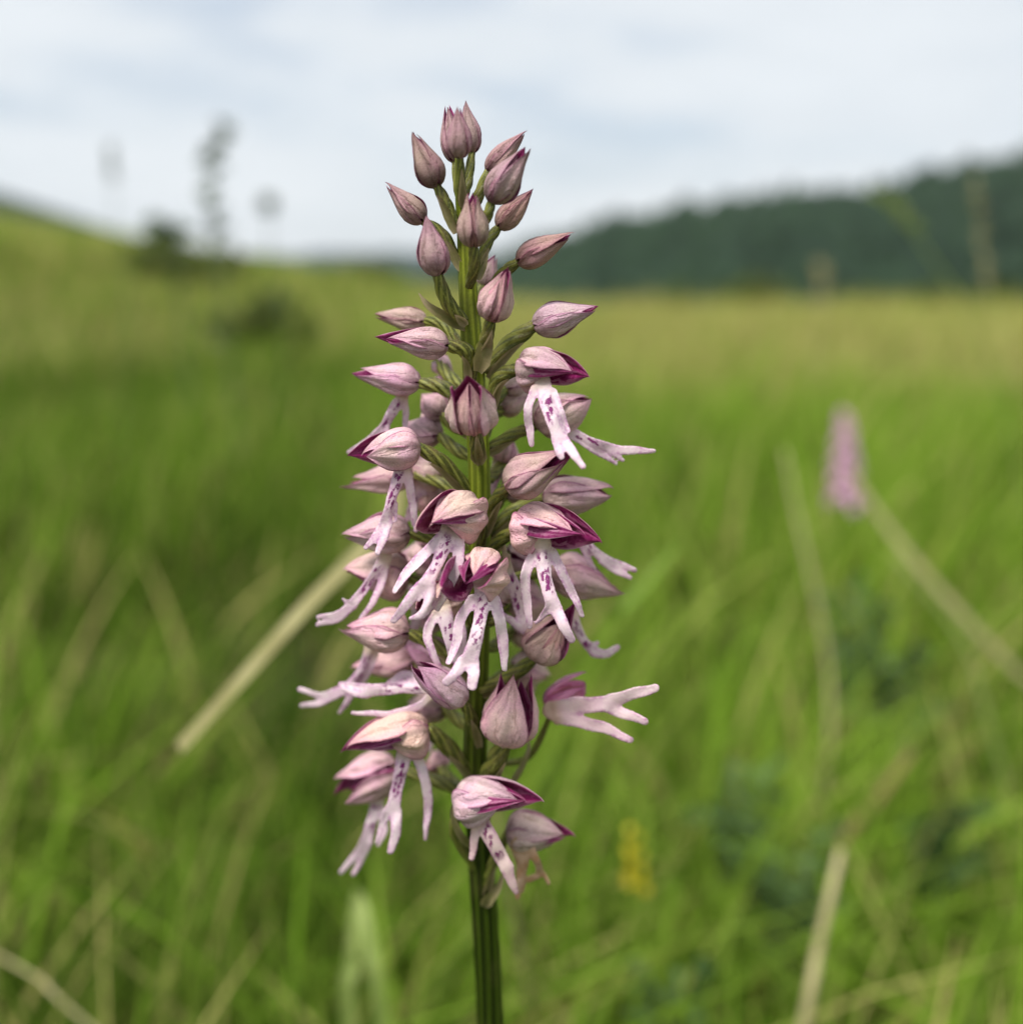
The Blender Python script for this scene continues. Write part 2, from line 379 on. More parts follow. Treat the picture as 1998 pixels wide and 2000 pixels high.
# wooded ridge across the valley (right) and far blue ridges
def ridge(name, prof, Y0, depth, base, mat, rough_amp):
    """prof: list of (px, py) skyline pixels at distance Y0 -> a ridge with front and back slopes"""
    pts = [at_y(px, py, Y0) for px, py in prof]
    xs = np.array([p.x for p in pts]); zs = np.array([p.z for p in pts])
    X = np.linspace(xs[0], xs[-1], 160); Zr = np.interp(X, xs, zs)
    k = np.hanning(9); k /= k.sum(); Zr = np.convolve(np.pad(Zr, 4, 'edge'), k, 'valid')
    v = np.linspace(-1, 1, 31); prof_v = np.cos(v * np.pi / 2) ** 1.1
    VV = np.zeros((160, 31, 3)); VV[..., 0] = X[:, None] * (1 + v[None, :] * depth / Y0 * 0.6); VV[..., 1] = Y0 + v[None, :] * depth
    VV[..., 2] = base + (Zr - base)[:, None] * prof_v[None, :]
    n_ = np.array([[mnoise.noise((p[0] * 0.02, p[1] * 0.02, 3.3)) for p in row] for row in VV])
    VV[..., 2] += n_ * rough_amp * prof_v[None, :]
    return tag(link(name, np_mesh(name, VV.reshape(-1, 3), grid_quads(160, 31)), None, [mat]), kind='structure'), VV
hill_r = [(x_, y_ + 14 + 0.014 * max(0, x_ - 1000)) for x_, y_ in [(860, 570), (1000, 530), (1090, 497), (1170, 468), (1260, 446), (1400, 425), (1560, 405), (1700, 388), (1800, 368), (1900, 345), (1998, 325), (2300, 270), (2900, 250), (3600, 300)]]
hill1, HV = ridge('wooded_hill', hill_r, 420, 190, -10, M['forest'], 2.5)
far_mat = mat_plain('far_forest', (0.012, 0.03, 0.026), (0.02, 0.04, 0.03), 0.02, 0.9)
ridge('distant_hill', [(-900, 470), (-200, 480), (300, 490), (520, 497), (700, 496), (820, 490), (960, 498), (1150, 500), (1600, 500), (2600, 490)], 1500, 300, -10, far_mat, 6)
ridge('shoulder_hill', [(-1500, 250), (-700, 290), (-250, 330), (0, 376), (120, 415), (250, 460), (420, 520), (520, 560)], 230, 90, -8, M['forest'], 1.0)
# tree crowns covering the wooded ridge: one mass
def blob_forest(name, P, size, mat):
    base = bpy.data.meshes.new('tmp'); import bmesh
    bm = bmesh.new(); bmesh.ops.create_icosphere(bm, subdivisions=1, radius=1.0); bm.verts.ensure_lookup_table()
    bv = np.array([v.co[:] for v in bm.verts]); bf = np.array([[v.index for v in f.verts] for f in bm.faces]); bm.free(); bpy.data.meshes.remove(base)
    n = len(P); k = len(bv)
    jit = 1 + 0.28 * rng.standard_normal((n, k, 1))
    sc = size * (0.7 + 0.7 * rng.random((n, 1, 1))); zz = np.ones(3); 
    VV = bv[None] * jit * sc * np.array([1, 1, 1.35]) + P[:, None, :]
    F = (bf[None] + (np.arange(n) * k)[:, None, None]).reshape(-1, 3)
    return link(name, np_mesh(name, VV.reshape(-1, 3), tris=F, smooth=False), None, [mat])
idx = rng.integers(0, 160 * 19, 5200); P = HV[:, :19].reshape(-1, 3)[idx] + rng.normal(0, 1, (5200, 3)) * np.array([4, 7, 0.6]) + np.array([0, 0, 2.0])
tag(blob_forest('forest', P, 4.2, M['forest']), 'dark green forest covering the long wooded hillside', 'forest', kind='stuff')

# ------------------------------------------------------------------ meadow grass (uncountable)
def grass(name, n, r0, r1, amax, h0, h1, w0, w1, segs, dry_p, keep=None, lean=0.55, dry_far=None, amin=0.0):
    r = np.sqrt(rng.random(n) * (r1 ** 2 - r0 ** 2) + r0 ** 2) if r1 / r0 < 4 else r0 * (r1 / r0) ** rng.random(n)
    a = (amin + rng.random(n) * (amax - amin)) * np.where(rng.random(n) < .5, -1, 1)
    x, y = r * np.sin(a), r * np.cos(a)
    if keep is not None:
        k = keep(x, y) & (np.array([mnoise.noise((px * 9.0, py * 7.0, 4.0)) for px, py in zip(x, y)]) > -0.22 - 0.3 * rng.random(n)); x, y, r, a = x[k], y[k], r[k], a[k]; n = len(x)
    nf = np.array([mnoise.noise((px * 1.1, py * 1.1, 5.0)) for px, py in zip(x, y)])
    nf2 = np.array([mnoise.noise((px * 5.0, py * 5.0, 9.0)) for px, py in zip(x, y)])
    nf3 = np.array([mnoise.noise((px * 15.0, py * 11.0, 2.0)) for px, py in zip(x, y)])
    h = (h0 + (h1 - h0) * rng.random(n) ** 1.3) * (1 + 0.30 * nf + 0.25 * nf2); w = w0 + (w1 - w0) * rng.random(n)
    az = np.where(rng.random(n) < .4, rng.normal(0.2, .6, n), rng.random(n) * 2 * np.pi); ln = lean * (0.15 + rng.random(n) ** 1.5) * h
    face = rng.random(n) * np.pi
    t = np.linspace(0, 1, segs + 1)
    z0 = terrain_z(x, y)
    cx = x[:, None] + np.cos(az)[:, None] * ln[:, None] * t ** 2 * 1.2
    cy = y[:, None] + np.sin(az)[:, None] * ln[:, None] * t ** 2 * 1.2
    cz = z0[:, None] - 0.003 + h[:, None] * (t - 0.22 * (ln / h)[:, None] * t ** 2)
    hw = 0.5 * w[:, None] * np.clip(1.0 - t ** 2.2, 0.03, 1) * (0.55 + 0.45 * np.minimum(1, t * 4))
    sx, sy = np.cos(face)[:, None] * hw, np.sin(face)[:, None] * hw
    Lf = np.stack([cx - sx, cy - sy, cz], -1); Rt = np.stack([cx + sx, cy + sy, cz], -1)
    V = np.stack([Lf, Rt], 2).reshape(-1, 3)
    i = np.arange(n)[:, None] * (2 * (segs + 1)) + np.arange(segs)[None, :] * 2
    q = np.stack([i, i + 1, i + 3, i + 2], -1).reshape(-1, 4)
    dp = dry_p if dry_far is None else dry_p + dry_far(x, y)
    dry = np.where(rng.random(n) < dp, 0.45 + 0.55 * rng.random(n), 0.14 * rng.random(n))
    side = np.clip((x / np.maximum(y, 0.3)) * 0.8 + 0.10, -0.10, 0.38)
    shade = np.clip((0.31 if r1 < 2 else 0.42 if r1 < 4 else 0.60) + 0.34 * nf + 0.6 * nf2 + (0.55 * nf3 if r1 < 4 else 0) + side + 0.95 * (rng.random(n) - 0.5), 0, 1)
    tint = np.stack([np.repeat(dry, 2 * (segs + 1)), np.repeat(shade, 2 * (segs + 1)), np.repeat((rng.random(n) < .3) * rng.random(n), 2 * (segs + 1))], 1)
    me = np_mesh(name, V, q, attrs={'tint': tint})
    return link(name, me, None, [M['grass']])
def keep_near(x, y):        # nothing may stand between the lens and the orchid
    return (y > 0.17) & ~((np.abs(x - 0.0) < 0.05) & (y < 0.2))
g = 'meadow grass'
tag(grass('meadow_grass', 8200, 0.18, 1.05, R(42), 0.05, 0.17, 0.0018, 0.0072, 5, 0.15, keep_near, lean=0.85), 'fine green grass blades close around the orchid stem', 'grass', g, 'stuff')
tag(grass('meadow_grass', 26000, 1.0, 3.2, R(40), 0.08, 0.21, 0.003, 0.008, 4, 0.12, dry_far=lambda x, y: np.where((y > 1.9) & (x > -0.1 * y), 0.65 * np.clip((y - 1.8) / .6, 0, 1), 0.0)), 'green meadow grass a few paces behind the orchid', 'grass', g, 'stuff')
straw_band = lambda x, y: np.where((y > 2.2) & (x > -0.1 * y), 0.80, 0.38)
tag(grass('meadow_grass', 36000, 3.0, 11, R(39), 0.10, 0.26, 0.006, 0.012, 3, 0.12, dry_far=straw_band), 'straw tinged meadow grass in the middle of the field', 'grass', g, 'stuff')
tag(grass('meadow_grass', 34000, 10, 70, R(38), 0.15, 0.42, 0.025, 0.05, 2, 0.15, dry_far=straw_band), 'far rough grass on the rising and falling field', 'grass', g, 'stuff')
# the same meadow goes on round the camera, outside the picture
tag(grass('meadow_grass', 15000, 0.05, 1.05, R(180), 0.05, 0.16, 0.002, 0.0072, 4, 0.14, amin=R(40), lean=0.8), 'green meadow grass in a wide ring round the orchid', 'grass', g, 'stuff')
tag(grass('meadow_grass', 3200, 0.03, 0.26, R(42), 0.02, 0.075, 0.0015, 0.004, 4, 0.14, lean=0.9), 'short grass at the foot of the tall orchid', 'grass', g, 'stuff')
tag(grass('meadow_grass', 26000, 1.0, 3.4, R(180), 0.08, 0.22, 0.005, 0.011, 3, 0.14, amin=R(39)), 'meadow grass to the sides a few paces off', 'grass', g, 'stuff')
tag(grass('meadow_grass', 26000, 3.2, 11, R(120), 0.10, 0.28, 0.010, 0.022, 2, 0.3, amin=R(38)), 'meadow grass farther out to the sides', 'grass', g, 'stuff')
tag(grass('meadow_grass', 20000, 10, 70, R(100), 0.15, 0.42, 0.035, 0.07, 2, 0.3, amin=R(37)), 'far rough grass out to the sides', 'grass', g, 'stuff')

# ================================================================== the orchid
TOCAM = Vector((0, -1, 0))
def prof_bud(u):
    return np.interp(u, [0, .05, .12, .22, .32, .45, .60, .74, .86, .94, 1.0], [.24, .56, .80, .96, 1.0, .93, .72, .48, .29, .17, .03])
def prof_hood(u):
    return np.interp(u, [0, .05, .12, .22, .35, .5, .65, .8, .9, .96, 1.0], [.30, .66, .90, 1.02, 1.03, .95, .80, .56, .35, .19, .02])
def sepal_mesh(b, t, d, s, W, phi, ha, ln=1.0, rs=1.0, flare=0.0, bend=0.0, curl=0.0, hood=False, thick=0.00022, nu=24, nv=25, seed=0):
    """one sepal: a cupped pointed shell round the axis b->t, centred at angle phi (deg) from the dorsal side"""
    rs_ = np.random.default_rng(seed); ax = (t - b); Lh = ax.length; a = np.array(ax.normalized()); d = np.array(d); s = np.array(s)
    b = np.array(b)
    u = np.linspace(0, 1, nu) ** 0.95; v = np.linspace(-1, 1, nv); U, VV = np.meshgrid(u, v, indexing='ij')
    r = 0.5 * W * rs * (prof_hood(U) if hood else prof_bud(U))
    # margin narrows to a point
    wfac = np.interp(u, [0, .1, .3, .6, .8, .92, 1.0], [.55, .85, 1.0, .95, .78, .55, .25])[:, None]
    p1, p2, p3 = rs_.random(3) * 6.28; phi = phi + rs_.normal(0, 5); ln = ln * (1 + rs_.normal(0, .025))
    ang = R(phi) + R(ha) * VV * wfac + 0.05 * np.sin(5 * U + p1)
    r = r * (1 + (0.10 if hood else 0.07) * np.sin(3.0 * VV + 4 * U + p2) * U + 0.045 * np.cos(7 * VV + 3 * U + p3) + 0.05 * np.exp(-(VV / 0.16) ** 2) * np.sin(np.pi * np.clip(U, 0, 1)))
    r = r * (1 + 0.034 * np.cos(10.5 * VV + 2.2 * np.sin(3 * U + p1)) * np.sin(np.pi * U))          # low lengthwise ridges
    r = r + 0.5 * W * (0.10 * np.abs(VV) ** 4 * np.sin(np.pi * U) + curl * np.abs(VV) ** 3 * U)
    r = r + 0.5 * W * 0.035 * np.sin(9 * U + p3) * np.abs(VV) ** 3          # slightly crinkled margin
    cd = np.cos(ang)[..., None] * d + np.sin(ang)[..., None] * s
    od = math.cos(R(phi)) * d + math.sin(R(phi)) * s
    P = b + a * (U * Lh * ln)[..., None] + cd * r[..., None] + od * (0.5 * W * (flare + rs_.normal(0.03, .05)) * U ** 3)[..., None] + np.cross(a, od) * (0.5 * W * rs_.normal(0, .09) * U ** 2.5)[..., None] - d * (0.5 * W * bend * U ** 2)[..., None]
    # inner skin
    gu = np.gradient(P, axis=0); gv = np.gradient(P, axis=1); N = np.cross(gu, gv); N /= np.linalg.norm(N, axis=2)[..., None] + 1e-12
    sgn = np.sign((N * cd).sum(2).mean()); N = N * sgn
    edge = np.clip((1 - np.abs(VV)) * 4, 0.12, 1) * np.clip((1 - U) * 6, 0.1, 1)
    Q = P - N * (thick * edge)[..., None]
    Vt = np.vstack([P.reshape(-1, 3), Q.reshape(-1, 3)]); n = nu * nv
    q1 = grid_quads(nu, nv); q2 = grid_quads(nu, nv, n)
    if sgn < 0: q1 = q1[:, ::-1]
    else: q2 = q2[:, ::-1]
    side = []
    for j in (0, nv - 1):
        for i in range(nu - 1):
            A, B = i * nv + j, (i + 1) * nv + j; side.append((A, B, B + n, A + n) if (j == 0) == (sgn > 0) else (B, A, A + n, B + n))
    i = nu - 1
    for j in range(nv - 1):
        A, B = i * nv + j, i * nv + j + 1; side.append((A, B, B + n, A + n))
    q = np.vstack([q1, q2, np.array(side)]); mi = np.concatenate([np.zeros(len(q1)), np.ones(len(q2)), np.zeros(len(side))]).astype(int)
    uv = np.stack([U.ravel(), VV.ravel()], 1)
    return Vt, q, np.vstack([uv, uv]), mi

def lip_mesh(strokes, step=2.2, k=3.4, th=1.35, seed=0):
    """strokes: [(px,py,dy_mm,width_px)...] lists; first one is the body. Lobed fleshy sheet with rounded margins."""
    S = []
    for i_, st in enumerate(strokes):
        st = np.array(st, float); st[:, 3] *= (0.86 if i_ == 0 else 0.86) * np.linspace(1.04, 0.9, len(st)); m = max(6, 5 * len(st)); S.append(catmull(st, m))
    allp = np.vstack(S); pad = 30
    x0, y0 = allp[:, 0].min() - pad, allp[:, 1].min() - pad; x1, y1 = allp[:, 0].max() + pad, allp[:, 1].max() + pad
    gx = np.arange(x0, x1, step); gy = np.arange(y0, y1, step); GX, GY = np.meshgrid(gx, gy, indexing='ij')
    rs_ = np.random.default_rng(seed); ph = rs_.random(6) * 6.28
    def field(xx, yy):
        xx = xx + 1.0 * np.sin(yy * 0.06 + ph[0]) + 0.35 * np.sin(yy * 0.19 + ph[1]); yy = yy + 1.0 * np.sin(xx * 0.11 + ph[2])
        xx = xx + 0.3 * np.sin(yy * 0.62 + ph[3]) * np.sin(xx * 0.31 + ph[4]); yy = yy + 0.35 * np.sin(xx * 0.55 + ph[5]) * np.sin(yy * 0.27)
        D = []; Z = []
        for c in S:
            A, B = c[:-1], c[1:]
            bd = np.full(xx.shape, 1e9); bz = np.zeros(xx.shape)
            for i in range(len(A)):
                ab = B[i, :2] - A[i, :2]; L2 = ab @ ab + 1e-9
                tt = np.clip(((xx - A[i, 0]) * ab[0] + (yy - A[i, 1]) * ab[1]) / L2, 0, 1)
                dx = xx - (A[i, 0] + tt * ab[0]); dyy = yy - (A[i, 1] + tt * ab[1])
                dd = np.sqrt(dx * dx + dyy * dyy) - 0.5 * (A[i, 3] + tt * (B[i, 3] - A[i, 3]))
                m_ = dd < bd; bd = np.where(m_, dd, bd); bz = np.where(m_, A[i, 2] + tt * (B[i, 2] - A[i, 2]), bz)
            D.append(bd); Z.append(bz)
        D = np.array(D); Z = np.array(Z); mn = D.min(0)
        e_ = np.exp(-(D - mn) / k); sd_ = mn - k * np.log(e_.sum(0)) * 0.5
        w_ = np.exp(-(D - mn) / 9.0); return sd_, (Z * w_).sum(0) / w_.sum(0)
    sd_, z_ = field(GX, GY)
    nx, ny = sd_.shape; ins = sd_ < 0
    cell = ins[:-1, :-1] | ins[1:, :-1] | ins[:-1, 1:] | ins[1:, 1:]
    used = np.zeros_like(ins); used[:-1, :-1] |= cell; used[1:, :-1] |= cell; used[:-1, 1:] |= cell; used[1:, 1:] |= cell
    XX, YY = GX.copy(), GY.copy(); sd_c = sd_.copy()
    for _ in range(3):
        f0, _z = field(XX, YY); fx, _z = field(XX + .5, YY); fy, _z = field(XX, YY + .5)
        g0, g1 = (fx - f0) * 2, (fy - f0) * 2; g2 = g0 ** 2 + g1 ** 2 + 0.05
        mv = used & ~ins
        XX = np.where(mv, XX - f0 * g0 / g2 * 0.9, XX); YY = np.where(mv, YY - f0 * g1 / g2 * 0.9, YY)
    sd_c, z_ = field(XX, YY)
    dep = np.where(ins, np.maximum(-sd_c, 0), 0.0)
    h = th * np.sqrt(1 - (1 - np.clip(dep / (th * 2.0), 0, 1)) ** 2) * PX * 1000
    und = 0.05 * np.sin((XX * .6 + YY * .8) * 0.16 + ph[5]) + 0.22 * np.sin(XX * 0.07 + ph[3]) * np.sin(YY * 0.06 + ph[4])
    ids = -np.ones(ins.shape, int); ids[used] = np.arange(used.sum())
    n = used.sum(); px, py, zz, hh = XX[used], YY[used], (z_ + und)[used], h[used]
    Vf = at_np(px, py, zz - hh); Vb = at_np(px, py, zz + hh * 0.8 + 0.012)
    ci, cj = np.nonzero(cell)
    q1 = np.stack([ids[ci, cj], ids[ci, cj + 1], ids[ci + 1, cj + 1], ids[ci + 1, cj]], 1)
    q2 = q1[:, ::-1] + n
    # side walls along the outline
    from collections import Counter
    ed = Counter()
    for q in q1.tolist():
        for a_, b_ in zip(q, q[1:] + q[:1]): ed[(a_, b_)] += 1
    side = [(b_, a_, a_ + n, b_ + n) for (a_, b_) in ed if (b_, a_) not in ed]
    # body coordinates
    c = S[0]; seg = np.concatenate([[0], np.cumsum(np.linalg.norm(np.diff(c[:, :2], axis=0), axis=1))])
    D2 = (px[:, None] - c[None, :, 0]) ** 2 + (py[:, None] - c[None, :, 1]) ** 2; j = D2.argmin(1); j2 = np.clip(j, 1, len(c) - 2)
    tang = c[j2 + 1, :2] - c[j2 - 1, :2]; tang /= np.linalg.norm(tang, axis=1)[:, None] + 1e-9
    rel = np.stack([px, py], 1) - c[j, :2]; s_ = seg[j] + (rel * tang).sum(1); t_ = (tang[:, 0] * rel[:, 1] - tang[:, 1] * rel[:, 0])
    hw = 0.5 * c[j, 3]; tot = seg[-1]
    mask = np.interp(s_ / tot, [0.08, 0.2, 0.72, 0.86], [0, 1, 1, 0]) * np.interp(np.abs(t_) / hw, [0.75, 1.0], [1, 0])
    at3 = np.stack([s_, t_ / hw, dep[used]], 1)
    return np.vstack([Vf, Vb]), np.vstack([q1, q2, np.array(side, int)]), np.vstack([at3, at3]), np.concatenate([mask, mask])

# ---- stem
plant_base = at(957, 2000, 0); plant_base = Vector((plant_base.x + 0.004, YS + 0.002, 0.0))
orchid = tag(empty('orchid', plant_base), 'tall pink and white orchid spike with striped hooded flowers and pointed buds', 'orchid')
stem_px = [(896, 300, 0, 13), (900, 380, 0, 20), (908, 470, 0, 27), (914, 560, 0, 34), (921, 660, 0, 40), (927, 760, 0, 42), (934, 880, 0, 42), (937, 1010, 0, 42),
           (936, 1130, 0, 42), (934, 1260, 0, 44), (930, 1400, 0, 46), (929, 1520, 0, 50), (936, 1640, 0, 54), (946, 1780, 0, 56), (953, 1900, 0, 57), (957, 2000, 0, 58)]
C = [np.array(at(px, py, dy)) for px, py, dy, w in stem_px]; rr = [0.5 * w * PX * 1.02 for *_, w in stem_px]
zl = C[-1][2]; kk = int(zl / 0.008)
for i_ in range(1, kk + 1):
    f_ = i_ / kk; C.append(C[len(stem_px) - 1] * (1 - f_) + np.array((plant_base.x, YS + 0.002, -0.01)) * f_); rr.append(rr[len(stem_px) - 1] * (1 - f_) + 0.0027 * f_)
Cc = catmull(np.array(C), 240); rrr = np.interp(np.linspace(0, len(rr) - 1, 240), np.arange(len(rr)), rr)
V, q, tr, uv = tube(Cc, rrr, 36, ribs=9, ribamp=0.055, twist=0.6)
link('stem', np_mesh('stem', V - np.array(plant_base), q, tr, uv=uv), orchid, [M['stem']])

def relmesh(name, V, org, q, tr=None, **kw): return np_mesh(name, V - np.array(org), q, tr, **kw)

COUNT = [0]
def floret(kind, base, tip, W, att, mid=None, roll=0.0, ref=None, tint=(1, 1, 1), sep=None, lips=None, ovw=22, bract=0.55, bside=1, petals=True, liptint=None, withered=False, bend=None, inner='si', spots=True):
    """kind: 'bud' or 'open'. base, tip, att: (px, py, dy mm). W: width in px."""
    COUNT[0] += 1; sd = COUNT[0] * 31
    b, t, a0 = at(*base), at(*tip), at(*att)
    if mid is None:
        m = (a0 + b) / 2; m = m + (b - a0).length * 0.10 * Vector((0, 0, -1))
    else: m = at(*mid)
    ax = (t - b).normalized(); scale = (b - Vector((0, 0, CAM_H))).length / FPX
    # ovary: twisted ribbed green stalk that carries the flower
    Cv = catmull(np.array([a0, m, b + ax * 0.0003]), 22)
    u = np.linspace(0, 1, 22); rad = 0.5 * ovw * scale * np.interp(u, [0, .15, .5, .8, 1], [.72, .9, 1.05, .95, .72])
    V, q, tr, uv = tube(Cv, rad, 30, ribs=6, ribamp=0.13, twist=0.55)
    name = 'flower' if kind == 'open' else 'flower_bud'
    fl = link(name, relmesh(name, V, a0, q, tr, uv=uv), orchid, [M['ov']]); fl.location = a0 - plant_base
    # frame
    rf = Vector(ref) if ref is not None else (Vector((0, 0, 1)) if abs(ax.z) < 0.78 else Vector((0, 1, 0)))
    d = (rf - ax * rf.dot(ax)).normalized(); s = ax.cross(d)
    if s.dot(TOCAM) < 0: s = -s
    d, s = math.cos(R(roll)) * d + math.sin(R(roll)) * s, math.cos(R(roll)) * s - math.sin(R(roll)) * d
    Wm = W * scale * (0.88 if COUNT[0] <= 13 else 0.94); tj = np.random.default_rng(sd).normal(0, 1, 3) * np.array([.04, .05, .06]) + np.random.default_rng(sd + 1).normal(0, .05); tint = tuple(float(np.clip(c_ * (1 + j_), .4, 1.8)) for c_, j_ in zip(tint, tj))
    if sep is None:
        if kind == 'bud': sep = [dict(phi=0, ha=78, ln=1.0), dict(phi=122, ha=76, ln=0.97, rs=1.04, flare=0.05), dict(phi=-122, ha=76, ln=0.985, rs=1.02, flare=0.04)]
        else: sep = [dict(phi=0, ha=56, ln=0.86, rs=1.02), dict(phi=88, ha=56, ln=0.66, rs=1.08, flare=0.12, curl=0.05), dict(phi=-96, ha=62, ln=1.06, rs=0.98, flare=-0.05)]
    for i, sp_ in enumerate(sep):
        kw = dict(sp_); kw.setdefault('hood', kind == 'open'); kw.setdefault('bend', (0.25 if kind == 'open' else 0.0) if bend is None else bend)
        V, q, uv, mi = sepal_mesh(b, t, d, s, Wm, seed=sd + i, **kw)
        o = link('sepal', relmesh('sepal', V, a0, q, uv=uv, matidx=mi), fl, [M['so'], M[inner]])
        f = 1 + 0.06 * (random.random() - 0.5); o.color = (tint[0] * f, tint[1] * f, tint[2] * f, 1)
    if petals:
        for sg in (1, -1):
            V, q, uv, mi = sepal_mesh(b, t, d, s, Wm, phi=48 * sg if kind == 'open' else 30 * sg + 180, ha=26 if kind == 'open' else 38, ln=0.80 if kind == 'open' else 0.9, rs=0.82 if kind == 'open' else 0.88 + .02 * sg,
                                      hood=kind == 'open', bend=0.25 if kind == 'open' else 0, seed=sd + 9 + sg, nv=9)
            o = link('petal', relmesh('petal', V, a0, q, uv=uv, matidx=mi), fl, [M[inner] if kind == 'open' else M['so'], M[inner]]); o.color = (tint[0] * 1.1, tint[1] * .92, tint[2], 1)
    if lips:
        V, q, a3, mk = lip_mesh(lips, seed=sd); mk = mk * float(spots)
        o = link('lip', relmesh('lip', V, a0, q, attrs={'lip': a3, 'bodymask': mk}), fl, [M['withered'] if withered else M['lip']])
        lt = liptint or (1, 1, 1); o.color = (*lt, 1)
    if bract:
        # pale pointed bract hugging the ovary from below
        k = int(22 * min(1, bract)); Cb = Cv[:max(k, 6)].copy(); nb = len(Cb)
        offv = np.array([0.25 * bside, -0.75, -0.5]); ub = np.linspace(0, 1, nb)
        Cb += offv[None] * (0.5 * ovw * scale) * (1.15 + 0.7 * ub[:, None] ** 2)
        hw = 0.5 * 18 * scale * np.interp(ub, [0, .15, .4, .7, .9, 1], [.55, .9, 1.0, .62, .25, .03])
        sv = np.cross(Cb[-1] - Cb[0], offv)
        V, q, uv = leaf_strip(catmull(Cb, 14), np.interp(np.linspace(0, 1, 14), ub, hw), side=sv, nv=7, cup=0.45)
        link('bract', relmesh('bract', V, a0, q, uv=uv), fl, [M['bract']])
    return fl

BT = (0.74, 0.655, 0.63)     # unopened buds: duller, browner skin
MT = (1.02, 0.93, 0.92)
LT = (1.22, 1.12, 1.13)
seam = lambda ha=62: [dict(phi=0, ha=70, ln=1.0, flare=0.05), dict(phi=112, ha=ha, ln=0.97, rs=1.05, flare=0.12, curl=0.06), dict(phi=-112, ha=ha, ln=0.95, rs=1.03, flare=0.10, curl=0.06)]
# ---- buds of the upper spike
floret('bud', (923, 300, 4), (909, 199, 4), 44, (905, 390, 1), roll=180, tint=BT, ovw=16, bract=0)
floret('bud', (889, 318, 2), (874, 207, 3), 46, (900, 400, 0), roll=160, tint=BT, ovw=15, bract=0)
floret('bud', (898, 310, -3), (896, 209, -4), 50, (902, 400, -1), roll=170, tint=BT, ovw=18, bract=0.9, bside=1)
floret('bud', (854, 366, -1), (810, 258, -1), 62, (894, 450, -1), (873, 400, -1), roll=150, tint=BT, ovw=20, bract=0.9, bside=-1)
floret('bud', (951, 336, 2), (1025, 257, 2), 46, (914, 420, 1), roll=20, tint=BT, ovw=19)
floret('bud', (958, 396, -3), (1024, 289, -4), 68, (918, 470, -1), (950, 425, -3), roll=-20, tint=BT, ovw=18, sep=[dict(phi=0, ha=78), dict(phi=120, ha=74, rs=1.03), dict(phi=-118, ha=70, rs=1.0, flare=.35)])
floret('bud', (829, 434, 0), (755, 360, 0), 53, (898, 522, 0), (868, 462, 0), roll=30, tint=BT, ovw=20)
floret('bud', (925, 484, -5), (922, 376, -5), 64, (916, 560, -2), (926, 520, -4), roll=8, tint=BT, ovw=21, sep=seam(60), bract=0)
floret('bud', (972, 446, 3), (1042, 370, 3), 50, (930, 540, 1), (950, 478, 2), roll=20, tint=BT, ovw=19)
floret('bud', (855, 540, -4), (833, 420, -4), 68, (908, 628, -2), (874, 590, -3), roll=170, tint=BT, ovw=25, bract=0.4)
floret('bud', (1009, 512, -1), (1119, 456, -2), 60, (933, 610, 0), (978, 540, 0), roll=25, tint=BT, ovw=21)
floret('bud', (942, 560, 7), (968, 497, 8), 42, (928, 620, 4), roll=20, tint=MT, bract=0, petals=False)
floret('bud', (957, 626, -5), (990, 524, -7), 74, (935, 690, -2), (950, 660, -4), roll=-12, tint=MT, ovw=24, sep=seam(56), bract=0.9)
# ---- middle: long narrow buds just opening
floret('bud', (833, 627, 6), (731, 617, 8), 48, (908, 690, 2), (868, 635, 4), roll=40, tint=MT, ovw=19)
floret('bud', (1040, 636, 0), (1165, 600, -1), 66, (948, 728, 0), (995, 672, 0), roll=30, tint=MT, ovw=30, bract=0.75)
floret('bud', (877, 674, -3), (742, 661, -4), 64, (922, 742, -1), (912, 688, -2), roll=35, tint=MT, ovw=27, bract=0.6, bside=-1,
       sep=[dict(phi=0, ha=74, ln=.92), dict(phi=118, ha=74, ln=.9, rs=1.04, flare=.15), dict(phi=-122, ha=70, ln=1.02, rs=.98)])
floret('bud', (822, 748, 3), (686, 728, 4), 66, (925, 800, 0), (868, 758, 2), roll=30, tint=LT, ovw=26,
       sep=[dict(phi=0, ha=70, ln=.86, flare=.3), dict(phi=112, ha=72, ln=1.0, rs=1.03, flare=.1), dict(phi=-122, ha=66, ln=.95)],
       lips=[[(786, 770, 4, 26), (772, 800, 4, 20), (752, 830, 5, 17), (735, 848, 5, 20)], [(772, 785, 4, 14), (758, 815, 4, 14), (756, 845, 4, 11)],
             [(790, 780, 5, 14), (794, 810, 5, 15), (790, 842, 5, 11)], [(733, 850, 5, 14), (708, 866, 5, 14), (682, 884, 6, 11)], [(738, 852, 5, 12), (742, 870, 5, 10)]])
floret('bud', (926, 838, -7), (914, 736, -12), 98, (934, 900, -2), (930, 868, -6), roll=4, tint=LT, ovw=24, bract=1.0,
       sep=[dict(phi=0, ha=62, ln=1.0, flare=0.1), dict(phi=100, ha=54, ln=0.90, rs=1.03, flare=0.45, curl=0.1), dict(phi=-100, ha=54, ln=0.86, rs=1.03, flare=0.55, curl=0.1)])
